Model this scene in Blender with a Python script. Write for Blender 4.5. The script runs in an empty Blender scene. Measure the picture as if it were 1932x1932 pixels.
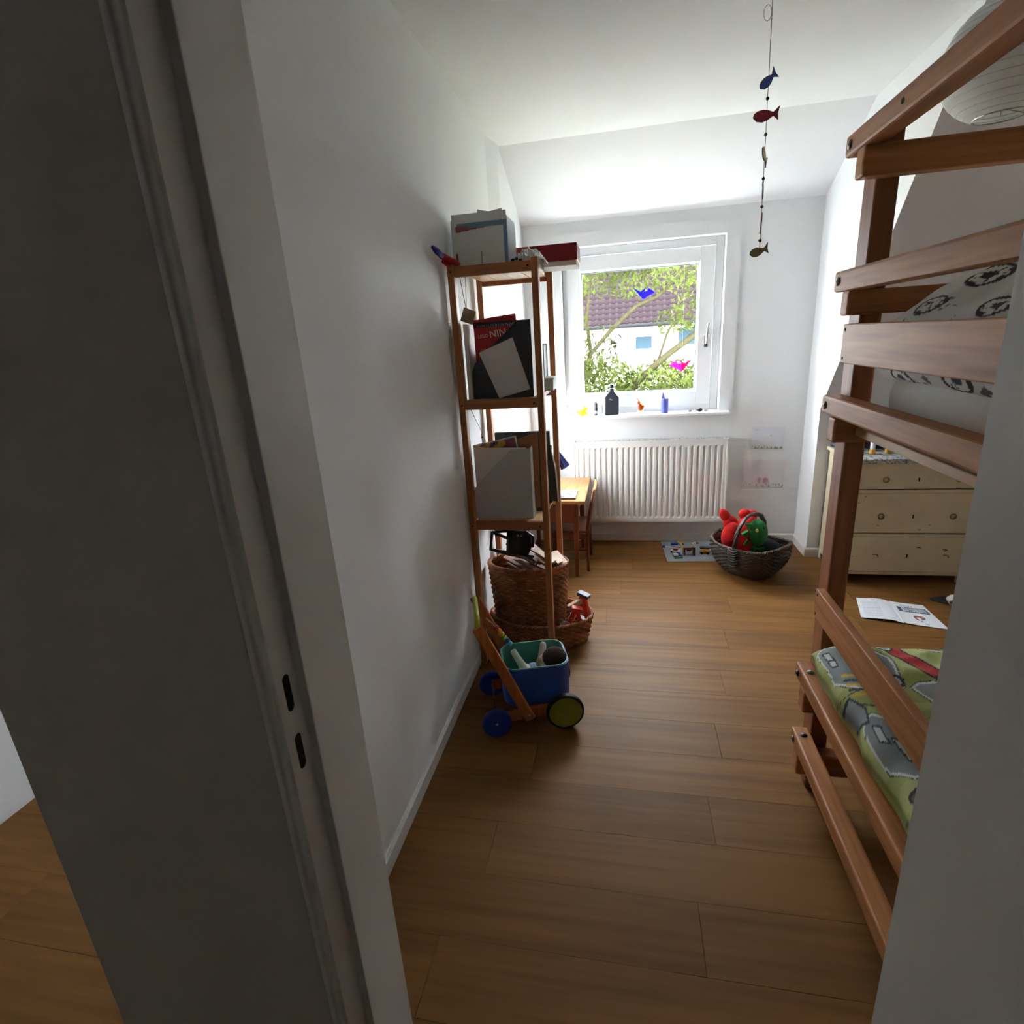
import bpy, bmesh, math, random
from mathutils import Vector, Matrix, noise
random.seed(7)
R = math.radians
scene = bpy.context.scene
C = scene.collection

# ------------------------------------------------------------------ camera
F_PX, YAW, PITCH, ROLL, CAM_Z = 1044.0, .2095, -.3006, -.0640, 1.5
def cam_axes():
    fwd = Vector((-math.sin(YAW)*math.cos(PITCH), math.cos(YAW)*math.cos(PITCH), math.sin(PITCH)))
    right = Vector((math.cos(YAW), math.sin(YAW), 0))
    up = right.cross(fwd)
    cr, sr = math.cos(ROLL), math.sin(ROLL)
    return cr*right + sr*up, -sr*right + cr*up, fwd
_r, _u, _f = cam_axes()
cam_data = bpy.data.cameras.new('camera')
cam_data.sensor_width = 36; cam_data.sensor_fit = 'HORIZONTAL'
cam_data.lens = F_PX/1932*36; cam_data.clip_start = .02; cam_data.clip_end = 300
cam = bpy.data.objects.new('camera', cam_data); C.objects.link(cam)
m = Matrix((_r, _u, -_f)).transposed().to_4x4(); m.translation = (0, 0, CAM_Z)
cam.matrix_world = m
scene.camera = cam

# ------------------------------------------------------------------ sky, sun, exposure
world = bpy.data.worlds.new('sky'); scene.world = world; world.use_nodes = True
bg = world.node_tree.nodes['Background']
bg.inputs['Color'].default_value = (.84, .93, 1.0, 1); bg.inputs['Strength'].default_value = 11.0
sun_data = bpy.data.lights.new('sun', 'SUN'); sun_data.energy = 18.0; sun_data.angle = R(1.0); sun_data.color = (.93, .97, 1.0)
sun = bpy.data.objects.new('sun', sun_data); C.objects.link(sun)
sun.rotation_euler = Vector((-.70, -.50, -.50)).to_track_quat('-Z', 'Y').to_euler()   # from the right, slanting in through the window onto the wall behind the shelf
vs = scene.view_settings
vs.view_transform = 'Standard'; vs.look = 'None'; vs.gamma = 1; vs.exposure = 2.22
try: vs.use_curve_mapping = False
except Exception: pass

# ------------------------------------------------------------------ helpers
def lin(c):
    return tuple((v/255/12.92 if v/255 <= .04045 else ((v/255+.055)/1.055)**2.4) for v in c)
def rgba(c): return (*lin(c), 1)

MATS = {}
def base_mat(name):
    mt = bpy.data.materials.new(name); mt.use_nodes = True
    nt = mt.node_tree; return mt, nt, nt.nodes['Principled BSDF']
def mat(name, col, rough=.5, metal=0, spec=.5, var=.12, scale=18, bump=0, bscale=120, trans=0, alpha=None, emit=None):
    if name in MATS: return MATS[name]
    mt, nt, p = base_mat(name); N, L = nt.nodes, nt.links
    tc = N.new('ShaderNodeTexCoord'); nz = N.new('ShaderNodeTexNoise'); nz.inputs['Scale'].default_value = scale
    nz.inputs['Detail'].default_value = 4
    L.new(tc.outputs['Object'], nz.inputs['Vector'])
    rp = N.new('ShaderNodeValToRGB'); L.new(nz.outputs['Fac'], rp.inputs['Fac'])
    c = lin(col)
    rp.color_ramp.elements[0].position = .3; rp.color_ramp.elements[1].position = .7
    rp.color_ramp.elements[0].color = (*[v*(1-var) for v in c], 1)
    rp.color_ramp.elements[1].color = (*[min(1, v*(1+var)) for v in c], 1)
    L.new(rp.outputs['Color'], p.inputs['Base Color'])
    p.inputs['Roughness'].default_value = rough; p.inputs['Metallic'].default_value = metal
    p.inputs['Specular IOR Level'].default_value = spec
    if bump:
        n2 = N.new('ShaderNodeTexNoise'); n2.inputs['Scale'].default_value = bscale; n2.inputs['Detail'].default_value = 3
        L.new(tc.outputs['Object'], n2.inputs['Vector'])
        b = N.new('ShaderNodeBump'); b.inputs['Strength'].default_value = bump; b.inputs['Distance'].default_value = .004
        L.new(n2.outputs['Fac'], b.inputs['Height']); L.new(b.outputs['Normal'], p.inputs['Normal'])
    if trans:
        out = N['Material Output']; mx = N.new('ShaderNodeMixShader'); mx.inputs[0].default_value = trans
        tl = N.new('ShaderNodeBsdfTranslucent'); L.new(rp.outputs['Color'], tl.inputs['Color'])
        L.new(p.outputs[0], mx.inputs[1]); L.new(tl.outputs[0], mx.inputs[2]); L.new(mx.outputs[0], out.inputs['Surface'])
    MATS[name] = mt; return mt
def wood(name, light, dark, axis='x', rough=.42, fine=60, knots=True, rand=False, bump=.08, stretch=.06, spec=.5):
    if name in MATS: return MATS[name]
    mt, nt, p = base_mat(name); N, L = nt.nodes, nt.links
    tc = N.new('ShaderNodeTexCoord'); mp = N.new('ShaderNodeMapping')
    sc = {'x': (stretch, 1, 1), 'y': (1, stretch, 1), 'z': (1, 1, stretch)}[axis]
    mp.inputs['Scale'].default_value = sc
    L.new(tc.outputs['Object'], mp.inputs['Vector'])
    oi = N.new('ShaderNodeObjectInfo')
    ml = N.new('ShaderNodeMath'); ml.operation = 'MULTIPLY'; ml.inputs[1].default_value = 37.0
    L.new(oi.outputs['Random'], ml.inputs[0]); cb = N.new('ShaderNodeCombineXYZ')
    for i in range(3): L.new(ml.outputs[0], cb.inputs[i])
    L.new(cb.outputs[0], mp.inputs['Location'])
    n1 = N.new('ShaderNodeTexNoise'); n1.inputs['Scale'].default_value = 9; n1.inputs['Detail'].default_value = 3; n1.inputs['Distortion'].default_value = 1.2
    n2 = N.new('ShaderNodeTexNoise'); n2.inputs['Scale'].default_value = fine; n2.inputs['Detail'].default_value = 6
    L.new(mp.outputs[0], n1.inputs['Vector']); L.new(mp.outputs[0], n2.inputs['Vector'])
    ad = N.new('ShaderNodeMath'); ad.operation = 'ADD'; L.new(n1.outputs['Fac'], ad.inputs[0]); L.new(n2.outputs['Fac'], ad.inputs[1])
    hv = N.new('ShaderNodeMath'); hv.operation = 'MULTIPLY'; hv.inputs[1].default_value = .5; L.new(ad.outputs[0], hv.inputs[0])
    rp = N.new('ShaderNodeValToRGB'); rp.color_ramp.elements[0].position = .36; rp.color_ramp.elements[1].position = .62
    rp.color_ramp.elements[0].color = rgba(dark); rp.color_ramp.elements[1].color = rgba(light)
    L.new(hv.outputs[0], rp.inputs['Fac'])
    if rand:
        hs = N.new('ShaderNodeHueSaturation'); mr = N.new('ShaderNodeMapRange')
        mr.inputs['To Min'].default_value = .92; mr.inputs['To Max'].default_value = 1.06
        L.new(oi.outputs['Random'], mr.inputs['Value']); L.new(mr.outputs[0], hs.inputs['Value'])
        L.new(rp.outputs['Color'], hs.inputs['Color']); L.new(hs.outputs[0], p.inputs['Base Color'])
    else: L.new(rp.outputs['Color'], p.inputs['Base Color'])
    p.inputs['Roughness'].default_value = rough; p.inputs['Specular IOR Level'].default_value = spec
    b = N.new('ShaderNodeBump'); b.inputs['Strength'].default_value = bump; b.inputs['Distance'].default_value = .002
    L.new(n2.outputs['Fac'], b.inputs['Height']); L.new(b.outputs['Normal'], p.inputs['Normal'])
    MATS[name] = mt; return mt
def print_mat(name, rough=.7, bump=0):
    if name in MATS: return MATS[name]
    mt, nt, p = base_mat(name); N, L = nt.nodes, nt.links
    a = N.new('ShaderNodeAttribute'); a.attribute_name = 'print'
    L.new(a.outputs['Color'], p.inputs['Base Color']); p.inputs['Roughness'].default_value = rough
    if bump:
        tc = N.new('ShaderNodeTexCoord'); nz = N.new('ShaderNodeTexNoise'); nz.inputs['Scale'].default_value = 400
        L.new(tc.outputs['Object'], nz.inputs['Vector']); b = N.new('ShaderNodeBump'); b.inputs['Strength'].default_value = bump
        b.inputs['Distance'].default_value = .002
        L.new(nz.outputs['Fac'], b.inputs['Height']); L.new(b.outputs['Normal'], p.inputs['Normal'])
    MATS[name] = mt; return mt
def glass_mat(name, tint=(1, 1, 1), gloss=.06, rough=0.0):
    if name in MATS: return MATS[name]
    mt = bpy.data.materials.new(name); mt.use_nodes = True; nt = mt.node_tree; N, L = nt.nodes, nt.links
    N.remove(N['Principled BSDF']); out = N['Material Output']
    t = N.new('ShaderNodeBsdfTransparent'); t.inputs[0].default_value = (*tint, 1)
    g = N.new('ShaderNodeBsdfGlossy'); g.inputs['Roughness'].default_value = rough
    mx = N.new('ShaderNodeMixShader'); mx.inputs[0].default_value = gloss*.5; L.new(t.outputs[0], mx.inputs[1]); L.new(g.outputs[0], mx.inputs[2])
    L.new(mx.outputs[0], out.inputs['Surface']); MATS[name] = mt; return mt

class B:
    """collects simple shapes; coordinates in world space unless T is set"""
    def __init__(s, T=None): s.v = []; s.f = []; s.T = T
    def add(s, vs_, fs):
        o = len(s.v); s.v += [tuple(s.T @ Vector(v)) if s.T else tuple(v) for v in vs_]
        s.f += [tuple(i+o for i in f) for f in fs]; return s
    def box(s, x0, x1, y0, y1, z0, z1):
        return s.add([(x0,y0,z0),(x1,y0,z0),(x1,y1,z0),(x0,y1,z0),(x0,y0,z1),(x1,y0,z1),(x1,y1,z1),(x0,y1,z1)],
                     [(0,3,2,1),(4,5,6,7),(0,1,5,4),(1,2,6,5),(2,3,7,6),(3,0,4,7)])
    def bar(s, a, b, w, h, up=(0,0,1)):
        a, b = Vector(a), Vector(b); d = (b-a).normalized(); up = Vector(up)
        r = d.cross(up)
        if r.length < 1e-4: r = d.cross(Vector((1,0,0)))
        r.normalize(); u = r.cross(d)
        q = [r*w/2*i + u*h/2*j for i, j in ((-1,-1),(1,-1),(1,1),(-1,1))]
        return s.add([a+k for k in q]+[b+k for k in q], [(0,3,2,1),(4,5,6,7),(0,1,5,4),(1,2,6,5),(2,3,7,6),(3,0,4,7)])
    def tube(s, pts, r, n=8, closed=False):
        pts = [Vector(p) for p in pts]; k = len(pts); rr = r if isinstance(r, (list, tuple)) else [r]*k
        vs_ = []; prev = None
        for i, p in enumerate(pts):
            if closed: d = pts[(i+1) % k]-pts[i-1]
            else: d = pts[min(i+1, k-1)]-pts[max(i-1, 0)]
            d.normalize()
            if prev is None:
                a = Vector((0,0,1)) if abs(d.z) < .9 else Vector((1,0,0))
                u = d.cross(a).normalized()
            else: u = (prev - d*prev.dot(d)).normalized()
            prev = u; w = d.cross(u)
            for j in range(n):
                t = 2*math.pi*j/n; vs_.append(p+(u*math.cos(t)+w*math.sin(t))*rr[i])
        fs = []
        for i in range(k if closed else k-1):
            a, b = i*n, ((i+1) % k)*n
            for j in range(n): fs.append((a+j, a+(j+1) % n, b+(j+1) % n, b+j))
        if not closed: fs += [tuple(range(n))[::-1], tuple((k-1)*n+j for j in range(n))]
        return s.add(vs_, fs)
    def lathe(s, prof, c=(0,0,0), n=24, sx=1, sy=1, axis='z', M=None, caps=True):
        vs_ = []; fs = []
        for r_, z_ in prof:
            for j in range(n):
                t = 2*math.pi*j/n; p = Vector((r_*math.cos(t)*sx, r_*math.sin(t)*sy, z_))
                if axis == 'y': p = Vector((p.x, p.z, p.y))
                if axis == 'x': p = Vector((p.z, p.x, p.y))
                if M: p = M @ p
                vs_.append(p+Vector(c))
        k = len(prof)
        for i in range(k-1):
            for j in range(n): fs.append((i*n+j, i*n+(j+1) % n, (i+1)*n+(j+1) % n, (i+1)*n+j))
        if caps and prof[0][0] > 1e-5: fs.append(tuple(range(n))[::-1])
        if caps and prof[-1][0] > 1e-5: fs.append(tuple((k-1)*n+j for j in range(n)))
        return s.add(vs_, fs)
    def ball(s, c, r, nu=16, nv=10, M=None):
        rx, ry, rz = r if isinstance(r, (list, tuple)) else (r, r, r)
        vs_ = []; fs = []
        for i in range(nv+1):
            ph = math.pi*i/nv
            for j in range(nu):
                t = 2*math.pi*j/nu
                p = Vector((rx*math.sin(ph)*math.cos(t), ry*math.sin(ph)*math.sin(t), rz*math.cos(ph)))
                if M: p = M @ p
                vs_.append(p+Vector(c))
        for i in range(nv):
            for j in range(nu): fs.append((i*nu+j, i*nu+(j+1) % nu, (i+1)*nu+(j+1) % nu, (i+1)*nu+j))
        return s.add(vs_, fs)
    def prism(s, poly, a, b, plane='xy'):
        """polygon in a plane, pushed along the third axis from a to b"""
        def P(p, h):
            return {'xy': (p[0], p[1], h), 'xz': (p[0], h, p[1]), 'yz': (h, p[0], p[1])}[plane]
        n = len(poly)
        return s.add([P(p, a) for p in poly]+[P(p, b) for p in poly],
                     [tuple(range(n))[::-1], tuple(range(n, 2*n))]+[(i, (i+1) % n, n+(i+1) % n, n+i) for i in range(n)])

def place_of(o):
    p = Vector((0,0,0))
    while o: p += Vector(o.location); o = o.parent
    return p
def obj(name, b, material, parent=None, smooth=False, bevel=0, label=None, weld=False, seg=2):
    me = bpy.data.meshes.new(name)
    if parent is not None: org = place_of(parent)
    else:
        xs, ys, zs = zip(*b.v)
        org = Vector(((min(xs)+max(xs))/2, (min(ys)+max(ys))/2, min(zs)))
    me.from_pydata([tuple(Vector(v)-org) for v in b.v], [], b.f)
    bm = bmesh.new(); bm.from_mesh(me)
    if weld: bmesh.ops.remove_doubles(bm, verts=bm.verts, dist=1e-5)
    bmesh.ops.recalc_face_normals(bm, faces=bm.faces)
    bm.to_mesh(me); bm.free()
    me.update()
    if smooth: me.polygons.foreach_set('use_smooth', [True]*len(me.polygons))
    me.materials.append(material)
    o = bpy.data.objects.new(name, me); C.objects.link(o)
    if parent is not None: o.parent = parent
    else: o.location = org
    if bevel:
        md = o.modifiers.new('bevel', 'BEVEL'); md.width = bevel; md.segments = seg; md.limit_method = 'ANGLE'; md.angle_limit = R(40)
    if label: o['label'] = label
    return o
def tag(o, label, cat, group=None, kind=None):
    o['label'] = label; o['category'] = cat
    if group: o['group'] = group
    if kind: o['kind'] = kind
    return o
def thing(name, loc, label, cat, group=None, kind=None):
    o = bpy.data.objects.new(name, None); C.objects.link(o); o.empty_display_size = .05
    o.location = loc; return tag(o, label, cat, group, kind)
def paint(o, fn, M=None):
    """print on cloth or paper: a colour for each point of the mesh, fn(world point) -> rgb 0..255"""
    me = o.data; a = me.color_attributes.new('print', 'FLOAT_COLOR', 'POINT')
    org = place_of(o); buf = []
    for v in me.vertices: buf += [*lin(fn(Vector(v.co)+org)), 1]
    a.data.foreach_set('color', buf)
def text_mesh(txt, size, T, depth=.0005):
    cu = bpy.data.curves.new('lettering', 'FONT'); cu.body = txt; cu.size = size; cu.align_x = 'CENTER'; cu.align_y = 'CENTER'
    cu.extrude = depth
    t = bpy.data.objects.new('lettering', cu); me = bpy.data.meshes.new_from_object(t)
    b = B(T); b.add([tuple(v.co) for v in me.vertices], [tuple(p.vertices) for p in me.polygons])
    bpy.data.objects.remove(t); bpy.data.curves.remove(cu); bpy.data.meshes.remove(me)
    return b
def facing_cam(loc, tilt=0):
    """a frame whose x runs right, y up, in a vertical plane facing -Y"""
    return Matrix.Translation(loc) @ Matrix.Rotation(R(tilt), 4, 'Y') @ Matrix.Rotation(R(90), 4, 'X')
def inpoly(x, y, poly):
    c = False; n = len(poly)
    for i in range(n):
        (x1, y1), (x2, y2) = poly[i], poly[i-1]
        if (y1 > y) != (y2 > y) and x < (x2-x1)*(y-y1)/(y2-y1)+x1: c = not c
    return c
def segdist(x, y, a, b):
    ax, ay = a; bx, by = b; dx, dy = bx-ax, by-ay
    t = max(0, min(1, ((x-ax)*dx+(y-ay)*dy)/(dx*dx+dy*dy)))
    return math.hypot(x-ax-t*dx, y-ay-t*dy)

# ------------------------------------------------------------------ materials of the place
M_WALL = mat('wall_paint', (231, 232, 233), .9, var=.015, scale=3, bump=.12, bscale=160)
M_CEIL = mat('ceiling_paint', (231, 232, 233), .95, var=.015, scale=3, bump=.12, bscale=140)
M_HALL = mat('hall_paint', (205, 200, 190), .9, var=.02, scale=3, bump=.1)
M_FRAME = mat('door_paint', (222, 220, 216), .5, var=.02, scale=4)
M_BASE = mat('baseboard_paint', (214, 212, 208), .45, var=.03)
M_PVC = mat('white_plastic', (236, 238, 238), .35, var=.01)
M_GAP = mat('dark_gap', (22, 14, 10), .9)
M_STEEL = mat('steel', (170, 168, 165), .3, metal=1, var=.05)
M_PLANK = wood('oak_plank', (130, 90, 47), (106, 71, 36), 'x', rough=.5, fine=42, rand=True, stretch=.05, bump=.02, spec=.13)
M_BEDX = wood('bed_pine_x', (196, 132, 80), (152, 92, 52), 'x', .5, spec=.3)
M_BEDY = wood('bed_pine_y', (196, 134, 82), (152, 92, 52), 'y', .5, spec=.3)
M_BEDZ = wood('bed_pine_z', (164, 102, 66), (132, 78, 48), 'z', .5, spec=.3)
M_SHX = wood('shelf_pine_x', (180, 116, 66), (142, 84, 44), 'x', .5)
M_SHY = wood('shelf_pine_y', (214, 176, 128), (184, 140, 92), 'y', .5)
M_SHZ = wood('shelf_pine_z', (184, 120, 68), (142, 84, 44), 'z', .5)
M_DESKT = wood('desk_top_wood', (200, 150, 92), (165, 112, 62), 'y', .35)
M_DESK = wood('desk_frame_wood', (128, 64, 34), (90, 42, 22), 'z', .4)
M_PAPER = mat('white_paper', (232, 232, 230), .8, var=.02)
M_GREYCARD = mat('grey_card', (196, 190, 186), .85, var=.08, scale=220)
M_BLACK = mat('black_card', (48, 50, 58), .55, var=.1)
M_WICK = mat('willow_brown', (158, 96, 54), .55, var=.3, scale=30)
M_WICKD = mat('willow_dark', (74, 60, 52), .45, var=.35, scale=26)
M_BEECH = wood('beech', (206, 160, 110), (180, 132, 84), 'x', .45)
M_SKIN = mat('doll_cloth_white', (214, 208, 200), .85)

# ================================================================== the room
def struct(name, b, material, label, cat, parent=None, **k):
    o = obj(name, b, material, parent, **k)
    if parent is None: tag(o, label, cat, kind='structure')
    return o
XL, XR, YB, YD, YH, ZC = -.70, 1.19, 4.03, .684, .56, 2.51
YK, ZK, YS = 3.75, .98, 2.53            # knee wall, its height, where the roof slope meets the ceiling
YD2, ZD2 = 3.40, 2.215                  # dormer: start of its little slope, height where it meets the window wall

floor = struct('floor', B().box(-2.3, 3.25, -1.85, 4.3, -.06, -.006), M_GAP, 'warm oak plank floor running through bedroom and hallway', 'floor')
plank_meshes = {}
row = 0; y = -1.85
PW, PL = .19, 1.28
while y < 4.05:
    x = -2.3 - (row*.47 % 1.0)*PL
    while x < 3.25:
        x0, x1 = max(x, -2.3), min(x+PL, 3.25)
        y1 = min(y+PW, 4.06)
        if x1-x0 > .03:
            key = (round(x1-x0, 3), round(y1-y, 3))
            if key not in plank_meshes:
                w, h = key; g = .0006
                pb = B().box(-w/2+g, w/2-g, -h/2+g, h/2-g, -.006, 0)
                po = obj('plank', pb, M_PLANK, floor); plank_meshes[key] = po.data
                # mesh was made relative to the floor origin: shift back to its own centre
                org = place_of(floor)
                for v in po.data.vertices: v.co += org
            else:
                po = bpy.data.objects.new('plank', plank_meshes[key]); C.objects.link(po); po.parent = floor
            po.location = Vector(((x0+x1)/2, (y+y1)/2, 0)) - place_of(floor)
        x += PL
    y += PW; row += 1

struct('ceiling', B().box(-2.3, 3.2, -1.85, YS, ZC, ZC+.12).box(-.95, XR+.06, YS, YD2, ZC, ZC+.12), M_CEIL, 'flat white ceiling over the bedroom', 'ceiling')
struct('ceiling', B().prism([(YD2, ZC), (YB+.3, ZD2-.14), (YB+.3, ZD2+.3), (YD2, ZC+.12)], -.95, XR+.06, 'yz'), M_CEIL, 'narrow white ceiling slope above the window', 'ceiling')
struct('wall_back', B().box(-2.3, -1.9, YB, YB+.26, -.06, 2.7).box(-1.2, -.415, YB, YB+.26, -.06, 2.7).box(-1.9, -1.2, YB, YB+.26, -.06, .9).box(-1.9, -1.2, YB, YB+.26, 2.0, 2.7)
       .box(-.415, .635, YB, YB+.26, -.06, .95).box(-.415, .635, YB, YB+.26, 2.06, 2.7).box(.635, XR+.06, YB, YB+.26, -.06, 2.7),
       M_WALL, 'white window wall at the far end with radiator', 'wall', weld=False)
struct('wall_left', B().box(XL-.25, XL, YD, YB, -.06, ZC), M_WALL, 'long plain white wall behind the wooden shelf', 'wall')
struct('trim_1', B().prism([(XL-.01, 3.20), (XL, 3.20), (XL+.03, 3.36), (XL+.03, YB), (XL-.01, YB)], 0, ZC, 'xy'), M_WALL, 'shallow white wall step at the dormer beside the window', 'trim')
struct('wall_right', B().prism([(YK, 0), (YB, 0), (YB, ZC), (YS, ZC), (YK, ZK)], XR, XR+.06, 'yz'), M_WALL, 'bright white dormer cheek wall right of the window', 'wall')
struct('wall_knee', B().box(XR+.06, 3.2, YK, YK+.2, -.06, ZK+.05), M_WALL, 'low knee wall behind the cream dresser', 'wall')
struct('ceiling', B().prism([(YS, ZC), (YK, ZK), (YK+.25, ZK), (YS+.2, ZC+.12)], XR+.06, 3.2, 'yz'), M_CEIL, 'grey shaded roof slope above the dresser', 'ceiling')
struct('wall_end', B().box(3.1, 3.2, YH, YK+.2, -.06, ZC), M_WALL, 'side wall hidden behind the bunk bed', 'wall')
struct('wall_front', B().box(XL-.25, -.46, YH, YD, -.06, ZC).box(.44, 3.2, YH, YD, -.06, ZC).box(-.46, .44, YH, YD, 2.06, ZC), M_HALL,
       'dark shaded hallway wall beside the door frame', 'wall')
struct('wall_hall', B().box(-2.3, -2.13, -1.85, YB, -.06, ZC), M_WALL, 'white wall at lower left beyond the dark hallway wall', 'wall')
struct('wall_hall_rear', B().box(-2.3, 1.9, -1.85, -1.75, -.06, ZC).box(1.8, 1.9, -1.85, YH, -.06, ZC), M_HALL, 'hallway wall behind the viewer', 'wall')
struct('ceiling', B().box(-2.3, -.95, YS, YB+.26, ZC, ZC+.12), M_CEIL, 'ceiling of the neighbouring space', 'ceiling')

# baseboards
def baseboard(name, a, b, nrm, label):
    a, b, n = Vector((*a, 0)), Vector((*b, 0)), Vector((*nrm, 0))
    bb = B(); t = .013
    prof = [(0, 0), (t, 0), (t, .052), (t*.35, .06), (0, .06)]
    vs_ = [a+n*p+Vector((0,0,q)) for p, q in prof]+[b+n*p+Vector((0,0,q)) for p, q in prof]
    k = len(prof)
    bb.add(vs_, [tuple(range(k)), tuple(range(k, 2*k))]+[(i, (i+1) % k, k+(i+1) % k, k+i) for i in range(k)])
    return struct(name, bb, M_BASE, label, 'baseboard')
baseboard('baseboard_left', (XL, YD), (XL, 3.20), (1, 0), 'pale baseboard along the long left wall')
baseboard('baseboard_back', (XL+.035, YB), (XR, YB), (0, -1), 'pale baseboard below the radiator')
baseboard('baseboard_right', (XR, YK), (XR, YB), (-1, 0), 'short baseboard on the dormer cheek wall')
baseboard('baseboard_knee', (XR-.013, YK), (3.1, YK), (0, -1), 'baseboard on the knee wall behind the dresser')

# ------------------------------------------------------------------ door frame (the leaf stands open into the hall)
door = thing('door_1', (0, .6, 0), 'white wooden door frame with rebate, around the open doorway', 'door frame', kind='structure')
left_prof = [(-.42, YD+.012), (-.42, .575), (-.433, .575), (-.433, .530), (-.4355, .526), (-.440, .526), (-.4425, .530), (-.447, .530),
             (-.4495, .526), (-.454, .526), (-.457, .532), (-.466, .536), (-.470, .548), (-.470, .5605), (-.459, .5605), (-.459, YD), (-.485, YD), (-.485, YD+.012)]
right_prof = [(.39, YD+.012), (.39, .450), (.428, .450), (.428, YD), (.455, YD), (.455, YD+.012)]
obj('jamb', B().prism(left_prof, 0, 2.06, 'xy'), M_FRAME, door, bevel=.0015)
obj('jamb', B().prism(right_prof, 0, 2.06, 'xy'), M_FRAME, door, bevel=.0015)
obj('head_jamb', B().box(-.459, .429, .575, YD+.012, 2.02, 2.06).box(-.47, .43, .546, .5605, 2.045, 2.10).box(-.485, .455, YD, YD+.012, 2.02, 2.10), M_FRAME, door)
for zc, nm in ((1.076, 'latch_hole'), (.984, 'bolt_hole')):  # flat plates, no recess: the shade of the holes is their dark colour
    k = 10; cap = []
    for i in range(k+1): cap.append((.0068*math.cos(math.pi*i/k), .0205+.0068*math.sin(math.pi*i/k)))
    for i in range(k+1): cap.append((-.0068*math.cos(math.pi*i/k), -.0205-.0068*math.sin(math.pi*i/k)))
    obj(nm, B().prism([(.552+a, zc+c) for a, c in cap], -.4332, -.4326, 'yz'), M_GAP, door, label='flat dark plate painting in the shade of the lock hole')
leaf = obj('door_leaf', B().box(.392, .432, -.38, .447, .008, 2.03), M_FRAME, door, bevel=.003)
for z in (.25, 1.75): obj('hinge', B().tube([(.438, .448, z), (.438, .448, z+.09)], .006, 10), M_STEEL, door, smooth=True)

# ------------------------------------------------------------------ window
win = thing('window_1', (.09, YB+.08, .95), 'white framed window looking out on leaves and a house', 'window', kind='structure')
x0, x1, z0, z1 = -.415, .635, .955, 2.06
yf0, yf1 = YB+.075, YB+.145
def frame(b, X0, X1, Z0, Z1, w, a, c, wt=None):
    wt = wt or w
    return b.box(X0, X0+w, a, c, Z0, Z1).box(X1-w, X1, a, c, Z0, Z1).box(X0+w, X1-w, a, c, Z0, Z0+wt).box(X0+w, X1-w, a, c, Z1-wt, Z1)
obj('window_frame', frame(B(), x0, x1, z0, z1, .05, yf0, yf1), M_PVC, win, bevel=.003)
sx0, sx1, sz0, sz1 = -.385, .58, .995, 2.005
sash = obj('sash', frame(B(), sx0, sx1, sz0, sz1, .092, yf0-.018, yf0+.05), M_PVC, win, bevel=.004)
obj('glazing_bead', frame(B(), sx0+.092, sx1-.092, sz0+.092, sz1-.092, .008, yf0-.006, yf0+.03), M_PVC, sash)
obj('gasket', frame(B(), sx0+.1, sx1-.1, sz0+.1, sz1-.1, .004, yf0+.005, yf0+.03), mat('rubber_seal', (38, 60, 84), .6), sash)
obj('pane', B().box(sx0+.1, sx1-.1, yf0+.022, yf0+.026, sz0+.1, sz1-.1), glass_mat('window_glass'), sash)
hb = B().box(.528, .556, yf0-.03, yf0-.018, 1.375, 1.45)
hd = obj('handle', hb, M_STEEL, win, bevel=.004)
obj('lever', B().tube([(.542, yf0-.03, 1.40), (.542, yf0-.05, 1.405), (.544, yf0-.055, 1.45), (.55, yf0-.055, 1.53)], [.009, .01, .009, .007], 10), M_STEEL, hd, smooth=True)
obj('window_sill', B().box(-.45, .70, YB-.085, yf0, .932, .955), M_PVC, win, bevel=.006)
cas = B()
for a, c, d in ((0, .085, .012),):
    cas.box(x0-c, x0-a, YB-d, YB, .955, z1+c).box(x1+a, x1+c, YB-d, YB, .955, z1+c).box(x0-a, x1+a, YB-d, YB, z1+a, z1+c)
obj('window_casing', cas, M_WALL, win)

win2 = thing('window_2', (-1.55, YB+.08, .9), 'added unseen window letting daylight into the neighbouring space', 'window', kind='structure')  # unseen window, added so sky light reaches the neighbouring space
obj('window_frame', frame(B(), -1.9, -1.2, .9, 2.0, .06, yf0, yf1), M_PVC, win2)
obj('pane', B().box(-1.84, -1.26, yf0+.03, yf0+.034, .96, 1.94), glass_mat('window_glass'), win2)

# ------------------------------------------------------------------ radiator
M_RAD = mat('radiator_enamel', (236, 236, 234), .4, var=.01)
rx0, rx1, rz0, rz1, ry = -.36, .70, .175, .775, 3.93
rad = thing('radiator', (.17, 3.97, 0), 'white panel radiator with vertical ribs under the window', 'radiator')
n = 26; pitch = (rx1-rx0-.05)/n
pts_ = []
g = B()
# pressed front sheet: shallow channels between flat ribs
xs = [rx0+.012]; ys = [ry]
for i in range(n):
    a = rx0+.03+i*pitch
    xs += [a+.004, a+.011, a+pitch*.55, a+pitch*.55+.007]; ys += [ry, ry+.010, ry+.010, ry]
xs.append(rx1-.012); ys.append(ry)
zt, zb = rz1-.055, rz0+.045
prof = list(zip(xs, ys)); k = len(prof)
vs_ = []
for z_, flat in ((rz0+.004, 1), (zb-.012, 1), (zb, 0), (zt, 0), (zt+.012, 1), (rz1-.012, 1)):
    vs_ += [(px, ry if flat else py, z_) for px, py in prof]
fs = [(r_*k+i, r_*k+i+1, (r_+1)*k+i+1, (r_+1)*k+i) for r_ in range(5) for i in range(k-1)]
g.add(vs_, fs); obj('front_panel', g, M_RAD, rad)
obj('body', B().box(rx0+.012, rx1-.012, ry+.014, ry+.075, rz0+.01, rz1-.02), M_RAD, rad)
obj('side_cover', B().box(rx0, rx0+.014, ry-.004, ry+.085, rz0, rz1), M_RAD, rad, bevel=.003)
obj('side_cover', B().box(rx1-.014, rx1, ry-.004, ry+.085, rz0, rz1), M_RAD, rad, bevel=.003)
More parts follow.
